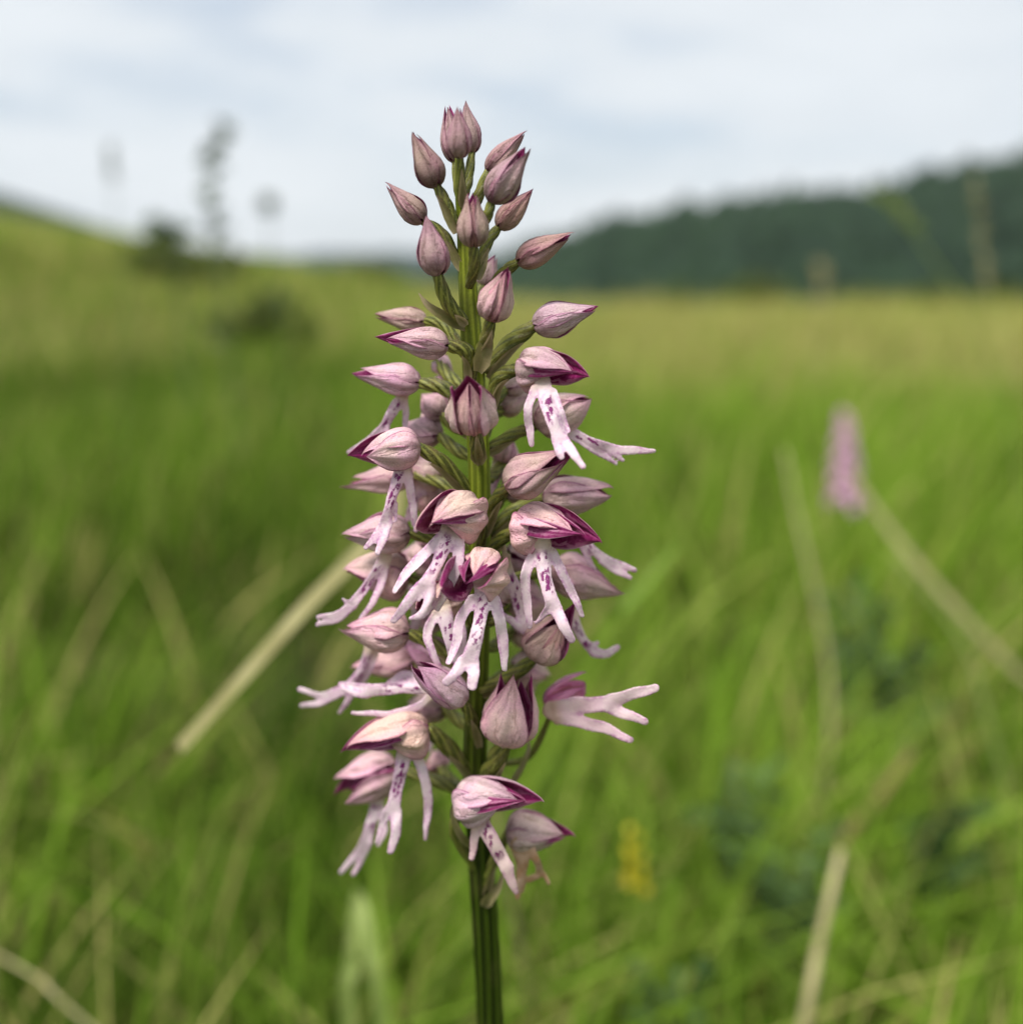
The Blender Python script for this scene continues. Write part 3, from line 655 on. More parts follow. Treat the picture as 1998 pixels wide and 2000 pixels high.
# right open flower with long lip
floret('open', (1016, 718, -4), (1150, 724, -8), 84, (955, 800, -1), (975, 738, -3), roll=25, ovw=27, tint=LT, bract=0.7,
       sep=[dict(phi=0, ha=58, ln=.74, rs=1.02), dict(phi=85, ha=58, ln=.42, rs=1.06, flare=.15, curl=.08), dict(phi=-100, ha=66, ln=1.0, rs=.96)],
       lips=[[(1058, 742, -6, 34), (1066, 775, -8, 36), (1078, 815, -10, 34), (1092, 855, -11, 36)], [(1044, 760, -7, 20), (1032, 800, -8, 20), (1034, 840, -8, 19), (1038, 868, -8, 13)],
             [(1080, 765, -7, 18), (1094, 800, -8, 18), (1108, 842, -8, 12)], [(1086, 858, -11, 20), (1092, 880, -12, 19), (1098, 893, -12, 14)],
             [(1102, 862, -11, 21), (1122, 888, -13, 21), (1139, 910, -14, 15)]])
floret('open', (1048, 832, 3), (1146, 770, 2), 84, (948, 880, 1), (1000, 850, 2), roll=20, tint=LT, ovw=22, bract=0.5,
       sep=[dict(phi=0, ha=66, ln=1.0), dict(phi=100, ha=70, ln=1.0, rs=1.05), dict(phi=-110, ha=66, ln=1.0)],
       lips=[[(1102, 838, 2, 26), (1130, 853, 1, 24), (1165, 866, 0, 22), (1195, 877, 0, 22)], [(1110, 846, 2, 15), (1145, 868, 1, 15), (1178, 890, 0, 14), (1202, 905, 0, 9)],
             [(1196, 876, 0, 18), (1235, 880, 0, 20), (1278, 880, -1, 10)], [(1192, 880, 0, 14), (1216, 898, 0, 9)]])
# left open flower
floret('open', (820, 872, -3), (682, 886, -5), 84, (922, 965, 0), (866, 905, -2), roll=18, tint=LT, ovw=27, bract=0.75, bside=-1,
       sep=[dict(phi=0, ha=58, ln=.86, rs=1.0), dict(phi=80, ha=60, ln=.78, rs=1.08, flare=.1), dict(phi=-100, ha=62, ln=1.04, rs=.96)],
       lips=[[(786, 906, -3, 34), (775, 945, -4, 27), (762, 985, -5, 24), (752, 1018, -5, 26)], [(795, 915, -3, 20), (802, 955, -3, 20), (808, 1000, -3, 17), (813, 1035, -3, 11)],
             [(748, 1022, -5, 17), (733, 1050, -6, 17), (716, 1070, -6, 12)], [(758, 1022, -5, 19), (750, 1052, -6, 19), (738, 1080, -7, 13)], [(772, 985, -4, 10), (773, 1018, -4, 6)]])
floret('bud', (812, 925, 6), (667, 948, 8), 64, (925, 980, 2), (868, 945, 4), roll=25, tint=LT, ovw=22, sep=[dict(phi=0, ha=70, ln=.8, flare=.5), dict(phi=115, ha=72, ln=1.0, rs=1.02), dict(phi=-120, ha=68, ln=.9)])
floret('bud', (990, 950, -7), (1116, 884, -10), 90, (945, 1040, -2), (968, 978, -5), roll=40, tint=(1.0, .9, .8), ovw=24, bract=0.7,
       sep=[dict(phi=0, ha=70, ln=.9), dict(phi=105, ha=72, ln=.86, rs=1.05, flare=.1, curl=.06), dict(phi=-110, ha=66, ln=1.03, rs=.95)])
floret('open', (1060, 972, 3), (1198, 958, 2), 76, (945, 1060, 1), (1000, 1000, 2), roll=25, tint=LT, ovw=24,
       sep=[dict(phi=-8, ha=58, ln=.97, rs=1.0, flare=.22), dict(phi=88, ha=70, ln=1.02, rs=1.02, flare=.12), dict(phi=-100, ha=60, ln=.9)],
       lips=[[(1112, 990, 3, 24), (1128, 1030, 3, 21), (1150, 1068, 2, 21), (1178, 1092, 2, 22)], [(1130, 1050, 3, 13), (1145, 1085, 3, 13), (1162, 1112, 3, 8)],
             [(1180, 1090, 2, 16), (1212, 1104, 2, 17), (1240, 1113, 1, 12)], [(1176, 1096, 2, 14), (1205, 1115, 2, 15), (1231, 1129, 1, 11)]])
# left-centre flower turned to the viewer
floret('open', (922, 1000, -5), (822, 1022, -15), 96, (938, 1080, -1), (938, 1030, -4), roll=30, tint=(1.28, 1.2, 1.1), ovw=24, bract=0,
       sep=[dict(phi=-5, ha=54, ln=.80, rs=1.0), dict(phi=78, ha=56, ln=.62, rs=1.08, flare=.15, curl=.06), dict(phi=-92, ha=62, ln=1.0, rs=1.0)],
       lips=[[(884, 1032, -9, 50), (866, 1072, -11, 31), (850, 1108, -13, 29), (832, 1142, -14, 38)], [(866, 1048, -9, 24), (830, 1080, -10, 24), (795, 1118, -11, 24), (772, 1154, -12, 12)],
             [(897, 1052, -10, 26), (893, 1100, -11, 27), (876, 1145, -12, 26), (854, 1190, -12, 14)], [(822, 1146, -14, 25), (796, 1178, -15, 25), (769, 1210, -15, 18)],
             [(842, 1146, -14, 26), (838, 1178, -15, 26), (822, 1200, -15, 20), (801, 1209, -15, 9)], [(828, 1150, -14, 16), (818, 1172, -14, 6)]])
# right front open flower
floret('open', (1012, 1028, -6), (1170, 1042, -12), 98, (944, 1110, -1), (972, 1060, -4), roll=24, tint=(1.28, 1.18, 1.14), ovw=24, bract=.6,
       sep=[dict(phi=-4, ha=58, ln=.70, rs=1.02), dict(phi=82, ha=58, ln=.36, rs=1.1, flare=.15, curl=.08), dict(phi=-98, ha=66, ln=1.0, rs=.96)],
       lips=[[(1056, 1062, -9, 46), (1060, 1095, -10, 36), (1068, 1140, -11, 32), (1080, 1185, -12, 38)], [(1042, 1080, -8, 24), (1028, 1120, -9, 24), (1028, 1170, -9, 22), (1035, 1222, -9, 15)],
             [(1078, 1080, -8, 22), (1100, 1120, -9, 22), (1118, 1160, -9, 20), (1136, 1202, -9, 12)], [(1086, 1190, -12, 26), (1102, 1222, -13, 25), (1117, 1250, -13, 19)],
             [(1072, 1188, -11, 18), (1058, 1205, -11, 14), (1048, 1216, -11, 8)], [(1080, 1190, -12, 14), (1081, 1203, -12, 5)]])
# centre flower facing the viewer, dark inside of its side sepals showing
floret('open', (952, 1112, -8), (900, 1138, -19), 92, (938, 1200, -2), (950, 1150, -6), roll=6, tint=(1.3, 1.22, 1.12), ovw=22, bract=0,
       sep=[dict(phi=0, ha=50, ln=.62, rs=1.05, flare=.2), dict(phi=98, ha=52, ln=.75, rs=1.15, flare=.5, curl=.15), dict(phi=-98, ha=52, ln=.95, rs=1.2, flare=.7, curl=.1)],
       lips=[[(946, 1140, -11, 50), (943, 1180, -13, 34), (934, 1230, -15, 31), (916, 1290, -16, 42)], [(922, 1172, -12, 24), (900, 1210, -13, 25), (892, 1250, -14, 23), (876, 1292, -14, 14)],
             [(966, 1174, -12, 25), (978, 1215, -13, 26), (982, 1260, -13, 26), (986, 1306, -13, 14)], [(905, 1292, -16, 28), (890, 1315, -17, 27), (873, 1332, -17, 22)],
             [(925, 1295, -16, 26), (926, 1318, -17, 27), (922, 1340, -17, 24)], [(914, 1296, -16, 16), (914, 1310, -16, 6)]])
# lip and dark hood behind it
floret('open', (880, 1168, -1), (822, 1182, -6), 74, (930, 1230, 0), (906, 1196, -1), roll=20, tint=LT, ovw=20, bract=0,
       lips=[[(864, 1184, -5, 36), (872, 1215, -7, 34), (882, 1250, -8, 34), (888, 1285, -8, 34)], [(850, 1200, -5, 20), (836, 1235, -6, 21), (842, 1268, -7, 20), (856, 1300, -7, 14)],
             [(898, 1205, -5, 18), (905, 1240, -6, 18), (904, 1270, -6, 12)]])
# thin upright lobes of a flower behind, between centre and right flowers
floret('open', (995, 1180, 0), (960, 1120, 2), 50, (945, 1220, 0), roll=30, tint=LT, bract=0, petals=False,
       lips=[[(990, 1108, -2, 22), (1005, 1150, -2, 30), (1018, 1190, -2, 30), (1030, 1222, -2, 34)], [(992, 1105, -2, 14), (984, 1070, -3, 10), (983, 1040, -3, 7)],
             [(992, 1108, -2, 10), (996, 1085, -3, 6)], [(1022, 1226, -2, 26), (995, 1210, -3, 17), (968, 1195, -3, 12)]])
# left column of side-on flowers
floret('bud', (802, 1040, 0), (668, 1048, 1), 82, (930, 1130, 1), (862, 1062, 1), roll=30, tint=LT, ovw=24,
       sep=[dict(phi=0, ha=66, ln=1.0, flare=.25), dict(phi=105, ha=74, ln=1.0, rs=1.04), dict(phi=-120, ha=66, ln=.95)])
floret('open', (800, 1130, 4), (672, 1108, 4), 92, (930, 1200, 1), (862, 1150, 2), roll=25, tint=LT, ovw=24,
       sep=[dict(phi=0, ha=70, ln=1.0, flare=.2), dict(phi=95, ha=72, ln=.7, rs=1.05), dict(phi=-110, ha=66, ln=.95)],
       lips=[[(752, 1088, 0, 28), (733, 1120, 0, 22), (712, 1150, 0, 20), (690, 1178, -1, 22)], [(756, 1095, 0, 17), (748, 1135, 0, 17), (728, 1175, -1, 16), (704, 1208, -1, 9)],
             [(686, 1180, -1, 14), (655, 1200, 0, 14), (622, 1206, 1, 11)], [(690, 1186, -1, 12), (660, 1210, 0, 13), (622, 1220, 1, 11)], [(682, 1182, 0, 9), (670, 1170, 0, 6)]])
floret('bud', (800, 1236, -2), (661, 1226, -1), 86, (928, 1330, 0), (850, 1262, -1), roll=28, tint=LT, ovw=25,
       sep=[dict(phi=-6, ha=66, ln=.82, rs=1.04, flare=.15), dict(phi=100, ha=76, ln=1.0, rs=1.06), dict(phi=-120, ha=66, ln=.85)],
       lips=[[(722, 1268, 4, 26), (712, 1300, 4, 22), (695, 1325, 4, 20), (672, 1345, 4, 20)], [(732, 1278, 5, 16), (722, 1310, 5, 15), (705, 1340, 5, 12)],
             [(668, 1346, 4, 16), (630, 1358, 5, 15), (586, 1347, 6, 12)], [(672, 1350, 4, 14), (632, 1370, 5, 15), (589, 1379, 6, 12)], [(690, 1350, 4, 14), (676, 1372, 4, 14), (663, 1392, 5, 8)]])
floret('bud', (812, 1290, 7), (684, 1302, 8), 62, (928, 1360, 2), (866, 1310, 4), roll=30, tint=LT, ovw=22)
# horizontal lip with its small hood
floret('open', (905, 1370, -6), (806, 1294, -9), 66, (934, 1450, -1), (922, 1405, -4), roll=-150, tint=LT, ovw=22, bract=.7,
       sep=[dict(phi=0, ha=78, ln=1.0), dict(phi=120, ha=72, ln=.95, rs=1.04), dict(phi=-118, ha=72, ln=.95)], bend=0,
       lips=[[(846, 1342, -4, 32), (810, 1342, -4, 30), (765, 1344, -3, 29), (722, 1350, -2, 30)], [(846, 1356, -4, 19), (820, 1378, -4, 19), (770, 1394, -4, 18), (690, 1392, -3, 9)],
             [(718, 1344, -2, 18), (695, 1340, -1, 17), (664, 1336, 0, 9)], [(716, 1356, -2, 18), (692, 1352, -2, 17), (668, 1346, -1, 10)], [(830, 1325, -2, 20), (790, 1318, 0, 18), (760, 1332, 1, 12)]])
# big lower left flower with dark inside
floret('open', (838, 1420, -4), (660, 1464, -5), 92, (928, 1520, 0), (878, 1462, -2), roll=14, tint=LT, ovw=29, bract=.6,
       sep=[dict(phi=-8, ha=60, ln=.92, rs=1.0, flare=.1), dict(phi=74, ha=54, ln=.42, rs=1.1, flare=.08), dict(phi=-100, ha=64, ln=1.0, rs=.96)],
       lips=[[(790, 1468, -4, 36), (784, 1505, -5, 30), (774, 1545, -5, 28), (766, 1582, -5, 36)], [(815, 1476, -4, 22), (830, 1520, -4, 23), (836, 1580, -4, 20), (831, 1640, -4, 8)],
             [(774, 1586, -5, 24), (774, 1625, -6, 24), (762, 1662, -6, 17)], [(757, 1586, -5, 20), (746, 1615, -4, 14), (736, 1645, -4, 9)]])
floret('open', (775, 1498, 6), (652, 1544, 7), 84, (926, 1560, 2), (866, 1530, 4), roll=24, tint=LT, ovw=22, bract=0,
       sep=[dict(phi=-10, ha=50, ln=.98, rs=1.0, flare=.65), dict(phi=95, ha=58, ln=.82, rs=1.05, flare=.7), dict(phi=-95, ha=60, ln=1.0, rs=.9)],
       lips=[[(738, 1560, 5, 30), (732, 1590, 5, 26), (724, 1615, 5, 26), (716, 1640, 5, 26)], [(712, 1640, 5, 16), (692, 1672, 6, 16), (668, 1704, 6, 12)], [(720, 1645, 5, 14), (708, 1675, 6, 14), (692, 1706, 6, 11)],
             [(748, 1580, 5, 16), (752, 1620, 4, 14), (738, 1650, 4, 9)]])
# brown-veined hood, right
floret('bud', (1046, 1284, -3), (1112, 1186, -5), 88, (940, 1350, -1), (1002, 1318, -2), roll=60, tint=(.92, .78, .68), ovw=26,
       sep=[dict(phi=0, ha=70, ln=.95), dict(phi=95, ha=68, ln=.70, rs=1.06, flare=.05), dict(phi=-110, ha=66, ln=1.05)],
       lips=[[(1116, 1200, 2, 22), (1128, 1228, 2, 22), (1142, 1254, 2, 22), (1165, 1276, 2, 20)], [(1128, 1230, 2, 16), (1126, 1200, 2, 14), (1132, 1186, 2, 9)], [(1160, 1274, 2, 20), (1182, 1278, 2, 19), (1204, 1264, 2, 15)], [(1152, 1262, 2, 14), (1166, 1256, 2, 9)]])
floret('bud', (1075, 1110, 4), (1218, 1158, 4), 86, (945, 1180, 1), (1010, 1130, 2), roll=35, tint=LT, ovw=22, ref=(0, 0, 1),
       sep=[dict(phi=-6, ha=62, ln=.8, flare=.3), dict(phi=85, ha=74, ln=1.0, rs=1.04), dict(phi=-115, ha=64, ln=.9)])
# lower right: upright goblet flower and its neighbour seen from the front
floret('bud', (986, 1450, -5), (1018, 1310, -7), 108, (938, 1540, -1), (962, 1500, -3), roll=176, tint=(1.28, 1.02, 1.14), ovw=36, bract=.9, bside=1,
       sep=[dict(phi=0, ha=56, ln=1.0, flare=.35), dict(phi=112, ha=62, ln=1.0, rs=1.02, flare=.25), dict(phi=-108, ha=62, ln=.9, rs=1.02, flare=.55)])
floret('open', (1076, 1392, 1), (1150, 1322, -1), 66, (945, 1490, 1), (1030, 1480, 3), roll=10, tint=(1.7, 1.35, 1.7), ovw=12, bract=0,
       sep=[dict(phi=-10, ha=34, ln=1.05, rs=1.1, flare=.5), dict(phi=100, ha=34, ln=.3, rs=1.0), dict(phi=-100, ha=60, ln=.85, rs=1.0)],
       lips=[[(1078, 1388, -1, 40), (1115, 1380, -3, 42), (1155, 1376, -5, 38), (1192, 1376, -6, 40)], [(1090, 1398, -2, 34), (1135, 1410, -4, 30), (1185, 1424, -6, 26), (1230, 1446, -7, 16)],
             [(1196, 1368, -6, 30), (1235, 1356, -7, 28), (1278, 1344, -8, 22)], [(1196, 1384, -6, 26), (1225, 1396, -7, 24), (1258, 1408, -8, 20)]], liptint=(1.02, .98, .96), inner='so', spots=False)
# lowest pair
floret('open', (898, 1562, -6), (1058, 1562, -12), 88, (928, 1700, -1), (888, 1625, -4), roll=22, tint=LT, ovw=17, bract=0,
       sep=[dict(phi=-5, ha=58, ln=.70, rs=1.0), dict(phi=84, ha=60, ln=.50, rs=1.08, flare=.1), dict(phi=-98, ha=66, ln=1.0, rs=.96)],
       lips=[[(938, 1598, -8, 34), (955, 1630, -9, 34), (972, 1664, -9, 34), (990, 1694, -9, 34)], [(932, 1606, -8, 20), (926, 1640, -8, 19), (921, 1676, -8, 14)],
             [(992, 1698, -9, 26), (1000, 1722, -9, 22), (1008, 1742, -9, 12)]], liptint=(.96, .90, .82))
floret('open', (990, 1622, -2), (1128, 1629, -4), 76, (945, 1740, -1), (965, 1680, -2), roll=26, tint=(1.0, .92, .88), ovw=17, bract=.5,
       sep=[dict(phi=0, ha=62, ln=.78, rs=1.02), dict(phi=90, ha=66, ln=.74, rs=1.05), dict(phi=-105, ha=62, ln=1.02, rs=.9)], withered=True,
       lips=[[(1016, 1650, -5, 40), (1020, 1682, -5, 30), (1016, 1714, -5, 20), (1012, 1752, -5, 12)], [(1034, 1655, -5, 24), (1048, 1682, -5, 18), (1052, 1706, -4, 14), (1034, 1718, -4, 16)], [(1052, 1702, -4, 13), (1062, 1708, -4, 10), (1072, 1726, -4, 7)],
             [(1018, 1700, -4, 10), (1024, 1722, -4, 7), (1022, 1742, -4, 5)]])
# ---- flowers on the far side of the spike, seen soft between the front ones
floret('bud', (880, 760, 9), (838, 745, 11), 56, (925, 800, 4), roll=30, tint=LT, petals=False, bract=0,
       lips=[[(838, 800, 9, 30), (832, 830, 9, 26), (824, 852, 9, 22)], [(850, 815, 9, 18), (862, 845, 9, 14)]])
floret('bud', (868, 812, 6), (822, 770, 9), 58, (930, 850, 3), (890, 830, 5), roll=160, tint=LT, petals=False, ovw=27)
floret('bud', (980, 905, 8), (998, 850, 9), 60, (940, 940, 3), roll=150, tint=LT, petals=False, bract=0, lips=[[(975, 900, 8, 30), (968, 930, 8, 28), (960, 960, 8, 20)]])
floret('bud', (975, 800, 7), (1040, 770, 9), 50, (940, 850, 3), (958, 815, 5), roll=20, tint=LT, petals=False, ovw=28)
floret('bud', (855, 990, 8), (820, 955, 10), 66, (932, 1040, 3), roll=30, tint=LT, petals=False, bract=0)
floret('bud', (850, 700, 9), (885, 735, 10), 40, (918, 760, 4), roll=30, tint=LT, petals=False, bract=0)
floret('bud', (1010, 1010, 8), (1080, 1060, 10), 70, (945, 1030, 3), roll=30, tint=LT, petals=False, bract=0)
floret('bud', (860, 1090, 8), (780, 1085, 10), 80, (935, 1120, 3), roll=30, tint=LT, petals=False, bract=0)
floret('bud', (870, 1210, 8), (800, 1190, 10), 70, (935, 1240, 3), roll=30, tint=LT, petals=False, bract=0)
floret('bud', (1000, 1230, 8), (1080, 1240, 10), 70, (940, 1270, 3), roll=30, tint=LT, petals=False, bract=0)
floret('bud', (985, 1360, 8), (1060, 1290, 10), 66, (938, 1400, 3), roll=30, tint=LT, petals=False, bract=0)
floret('bud', (862, 1500, 8), (842, 1470, 11), 50, (924, 1560, 3), roll=30, tint=LT, petals=False, bract=0)
for i_, (bx, by, tx, ty, w_, lp) in enumerate([(872, 930, 790, 905, 74, 1), (878, 1150, 790, 1152, 84, 1), (990, 1080, 1072, 1122, 84, 0), (985, 965, 1062, 925, 74, 1), (990, 1165, 1078, 1178, 84, 1), (866, 1290, 792, 1252, 74, 0),
                                              (860, 850, 790, 830, 60, 1), (880, 1030, 815, 1070, 76, 0), (1000, 1300, 1078, 1322, 70, 0), (868, 1380, 800, 1372, 70, 1), (985, 760, 1050, 735, 46, 0)]):
    mx_ = (bx + 2 * tx) / 3; my_ = (by + 2 * ty) / 3; sg_ = 1 if tx > bx else -1
    floret('bud', (bx, by, 6), (tx, ty, 9), w_, (936, by + 45, 3), roll=25, tint=LT, petals=False, bract=0,
           lips=[[(mx_, my_ + 22, 7, 28), (mx_ + 6 * sg_, my_ + 55, 7, 24), (mx_ + 14 * sg_, my_ + 85, 7, 24)], [(mx_, my_ + 35, 7, 15), (mx_ - 16 * sg_, my_ + 62, 7, 15), (mx_ - 18 * sg_, my_ + 90, 7, 10)],
                 [(mx_ + 14 * sg_, my_ + 88, 7, 14), (mx_ + 30 * sg_, my_ + 112, 7, 10)], [(mx_ + 12 * sg_, my_ + 88, 7, 13), (mx_ + 8 * sg_, my_ + 114, 7, 9)]] if lp else None)
# free bracts standing off the stem
def free_bract(pts, w):
    C = catmull(np.array([np.array(at(*p)) for p in pts]), 16); a0 = C[0]
    u = np.linspace(0, 1, 16); hw = 0.5 * w * PX * np.interp(u, [0, .2, .5, .8, 1], [.5, 1, .8, .4, .04])
    V, q, uv = leaf_strip(C, hw, nv=7, cup=0.4); o = link('bract', relmesh('bract', V, a0, q, uv=uv), orchid, [M['bract']]); o.location = Vector(a0) - plant_base
free_bract([(910, 642, -1), (875, 622, -2), (838, 598, -3), (818, 572, -3)], 22)
free_bract([(934, 726, -3), (946, 690, -4), (952, 655, -4), (949, 622, -4)], 34)
free_bract([(936, 905, -4), (934, 880, -5), (931, 840, -5), (930, 812, -5)], 32)
free_bract([(990, 1545, -1), (1018, 1500, 0), (1032, 1465, 1), (1032, 1435, 2)], 14)
free_bract([(930, 1660, -3), (900, 1632, -6), (884, 1590, -7), (890, 1562, -7)], 16)
free_bract([(945, 1770, -2), (955, 1755, -3), (972, 1735, -3), (985, 1700, -3)], 26)

# ================================================================== second orchid, blurred, in the meadow behind
def small_orchid(px, top, bot, Y, label, wpx):
    p0 = at_y(px, bot, Y); p1 = at_y(px - 4, top, Y); base = Vector((p0.x + 0.004, Y + 0.01, float(terrain_z(p0.x, Y))))
    root = tag(empty('orchid', base), label, 'orchid')
    Cs = catmull(np.array([base, (base + p0) / 2 + Vector((0.003, 0, 0)), p0, p1]), 30)
    V, q, tr, uv = tube(Cs, np.linspace(0.0026, 0.0012, 30), 10); link('stem', relmesh('stem', V, base, q, tr, uv=uv), root, [M['green']])
    H = (p1 - p0).length; R0 = 0.5 * wpx * Y / FPX
    for i in range(34):
        f = i / 33; a = i * 2.399; r = R0 * (1.0 - 0.65 * f ** 1.6); c = p0.lerp(p1, f) + Vector((0, 0, -0.002))
        o_ = Vector((math.cos(a), math.sin(a), 0.25)); tip = c + o_ * r
        s = o_.cross(Vector((0, 0, 1))).normalized(); d = s.cross(o_).normalized()
        V, q, uv, mi = sepal_mesh(c + o_ * r * 0.35, tip, d, s, 0.011 * (1 - 0.4 * f), 0, 120, nu=8, nv=9, seed=i)
        fl = link('flower', relmesh('flower', V, c, q, uv=uv), root, [M['pinkfl']]); fl.location = c - base
        Cl = catmull(np.array([c + o_ * r * .7, c + o_ * r * .95 + Vector((0, 0, -.004)), c + o_ * r * 1.05 + Vector((0, 0, -.011))]), 6)
        V, q, uv = leaf_strip(Cl, np.array([.002, .003, .0025, .003, .0035, .001]) * (1 - .5 * f), side=s, nv=3)
        link('lip', relmesh('lip', V, c, q, uv=uv), fl, [M['pinkfl']])
small_orchid(1653, 805, 985, 0.85, 'small blurred pink orchid spike standing alone out in the green meadow', 68)

# ================================================================== single stalks and blades that can be told apart
def blade(name, pts, w, mat, label, cat='grass stalk', root=None, flat=True, tipw=0.15, grp=None, nrm=None):
    """pts: (px, py, Y m, width factor). Grown from its root on the ground through these points"""
    P = [np.array(at_y(p[0], p[1], p[2])) for p in pts]
    if root is not None: P = [np.array((root[0], root[1], float(terrain_z(root[0], root[1])) - 0.002))] + P
    C = catmull(np.array(P), 28); b0 = C[0].copy()
    if flat:
        u = np.linspace(0, 1, 28); hw = 0.5 * w * np.interp(u, [0, .1, .6, .9, 1], [.6, 1, 1, .75, tipw])
        V, q, uv = leaf_strip(C, hw, nv=5, cup=0.2, thick=0.0003, side=None if nrm is None else np.cross(C[-1] - C[10], np.array(nrm))); me = np_mesh(name, V - b0, q, uv=uv)
    else:
        V, q, tr, uv = tube(C, np.linspace(0.5 * w, 0.5 * w * 0.6, 28), 10); me = np_mesh(name, V - b0, q, tr, uv=uv)
    grp = {'grass stalk': 'single dry stalks in the meadow', 'grass blade': 'single grass blades in the meadow'}.get(cat)
    o = link(name, me, None, [mat]); o.location = b0; return tag(o, label, cat, grp)
blade('dry_grass', [(860, 1000, .26), (760, 1035, .235), (620, 1165, .225), (480, 1320, .215), (352, 1462, .21)], .0046, M['dullstraw'],
      'broad pale yellowish grass blade drooping out from behind the pink orchid', root=(0.02, 0.33), tipw=.8, nrm=(-.35, -.62, .7))
blade('dry_grass_stalk', [(1566, 1660, .50), (1615, 1500, .50), (1618, 1310, .51), (1585, 1130, .52), (1555, 1000, .53), (1532, 880, .54)], .0032, M['straw'],
      'slim straw stalk rising beside the small blurred orchid', root=(0.13, 0.50), flat=False)
blade('dry_grass', [(2060, 1395, .55), (1985, 1310, .55), (1905, 1228, .55), (1790, 1100, .56), (1712, 1000, .57), (1650, 905, .58)], .0042, M['straw'],
      'long pale blade leaning up to the base of the small blurred orchid', root=(0.36, 0.55))
blade('dry_grass_stalk', [(1985, 1640, .48), (1930, 1414, .49), (1876, 1248, .5), (1747, 1088, .51)], .0034, M['palegreen'],
      'pale stalk crossing just below the long leaning blade', root=(0.27, 0.47), flat=False)
blade('cut_stalk', [(1568, 2010, .27), (1597, 1856, .28), (1628, 1720, .29), (1640, 1662, .30)], .0040, M['straw'], 'thick pale stem cut off short beside the brown twig', root=(0.078, 0.265), flat=False)
blade('brown_twig', [(1500, 1805, .42), (1618, 1668, .44), (1700, 1580, .45), (1780, 1470, .47)], .0038, M['brownstem'], 'reddish brown twig slanting through the grass beside the pale cut stem', 'twig', root=(0.085, 0.41), flat=False)
blade('pale_grass', [(684, 2005, .27), (688, 1880, .275), (697, 1735, .285)], .0045, M['palegreen'], 'pale upright grass blade, straighter of the pair beside the orchid stem', 'grass blade', root=(-0.042, 0.265))
blade('pale_grass', [(748, 2005, .26), (724, 1850, .265), (706, 1745, .275)], .0042, M['palegreen'], 'pale grass blade bending across the straighter one beside the orchid stem', 'grass blade', root=(-0.027, 0.255))
blade('dry_grass_stalk', [(190, 2015, .25), (103, 1930, .26), (0, 1868, .27), (-60, 1840, .275)], .0013, M['straw'], 'thin tan stalk lying low over dark grass', root=(0.02, 0.24), flat=False)
blade('green_grass', [(1150, 1290, .33), (1180, 1230, .34), (1250, 1150, .36), (1325, 1062, .38)], .0072, M['green'], 'broad fresh green blade slanting up beside the orchid', 'grass blade', root=(-0.08, 0.32))
blade('green_grass', [(1300, 1790, .3), (1326, 1715, .305), (1362, 1650, .31), (1400, 1590, .315)], .006, M['green'], 'bright green blade low in the grass beside the yellow flower', 'grass blade', root=(0.035, 0.29))
# tall grasses seen against the wooded hill, very soft
def seed_grass(pts, w, mat, label, root, Yd, head=0.3):
    r_ = empty('tall_grass', (root[0], root[1], float(terrain_z(*root)))); b0 = np.array(r_.location)
    tag(r_, label, 'grass', 'tall seeding grasses')
    C = catmull(np.array([b0] + [np.array(at_y(p[0], p[1], Yd)) for p in pts]), 30)
    V, q, tr, uv = tube(C, np.linspace(.5 * w, .3 * w, 30), 8); link('culm', np_mesh('culm', V - b0, q, tr, uv=uv), r_, [mat])
    k = int(30 * (1 - head)); Vs, qs, off = [], [], 0
    for i in range(60):
        p = C[min(29, k + int(random.random() * (30 - k)))]; dv = np.array([random.gauss(0, 1), random.gauss(0, 1), 0.9]); dv /= np.linalg.norm(dv)
        V, q, uv = leaf_strip(catmull(np.array([p, p + dv * w * 3, p + dv * w * 4.5 + np.array([0, 0, -w * .6])]), 4), np.array([.1, .5, .45, .05]) * w, nv=3)
        Vs.append(V); qs.append(q + off); off += len(V)
    link('seed_head', np_mesh('seed_head', np.vstack(Vs) - b0, np.vstack(qs)), r_, [mat])
seed_grass([(1985, 900), (1905, 640), (1830, 520), (1760, 425), (1715, 385)], .0020, M['palegreen'], 'arching pale grass with a drooping seed head against the wooded hill', (0.46, 0.75), .75)
seed_grass([(2030, 900), (1965, 680), (1925, 540), (1905, 360)], .0014, M['straw'], 'upright thin grass with a sparse head against the wooded hill', (0.42, 0.7), .7)
seed_grass([(1590, 720), (1600, 640), (1605, 560), (1600, 520)], .003, M['straw'], 'tawny seeding grass showing above the straw field', (0.55, 1.7), 1.7)
seed_grass([(250, 640), (232, 480), (222, 380), (216, 290)], .0022, M['weed'], 'faint thin grass against the pale sky over the grassy slope', (-0.55, 1.3), 1.3, .2)
seed_grass([(560, 640), (530, 520), (528, 450), (524, 395)], .004, M['weed'], 'short dark seed head against the sky beside the tall weed', (-0.42, 1.7), 1.7, .12)
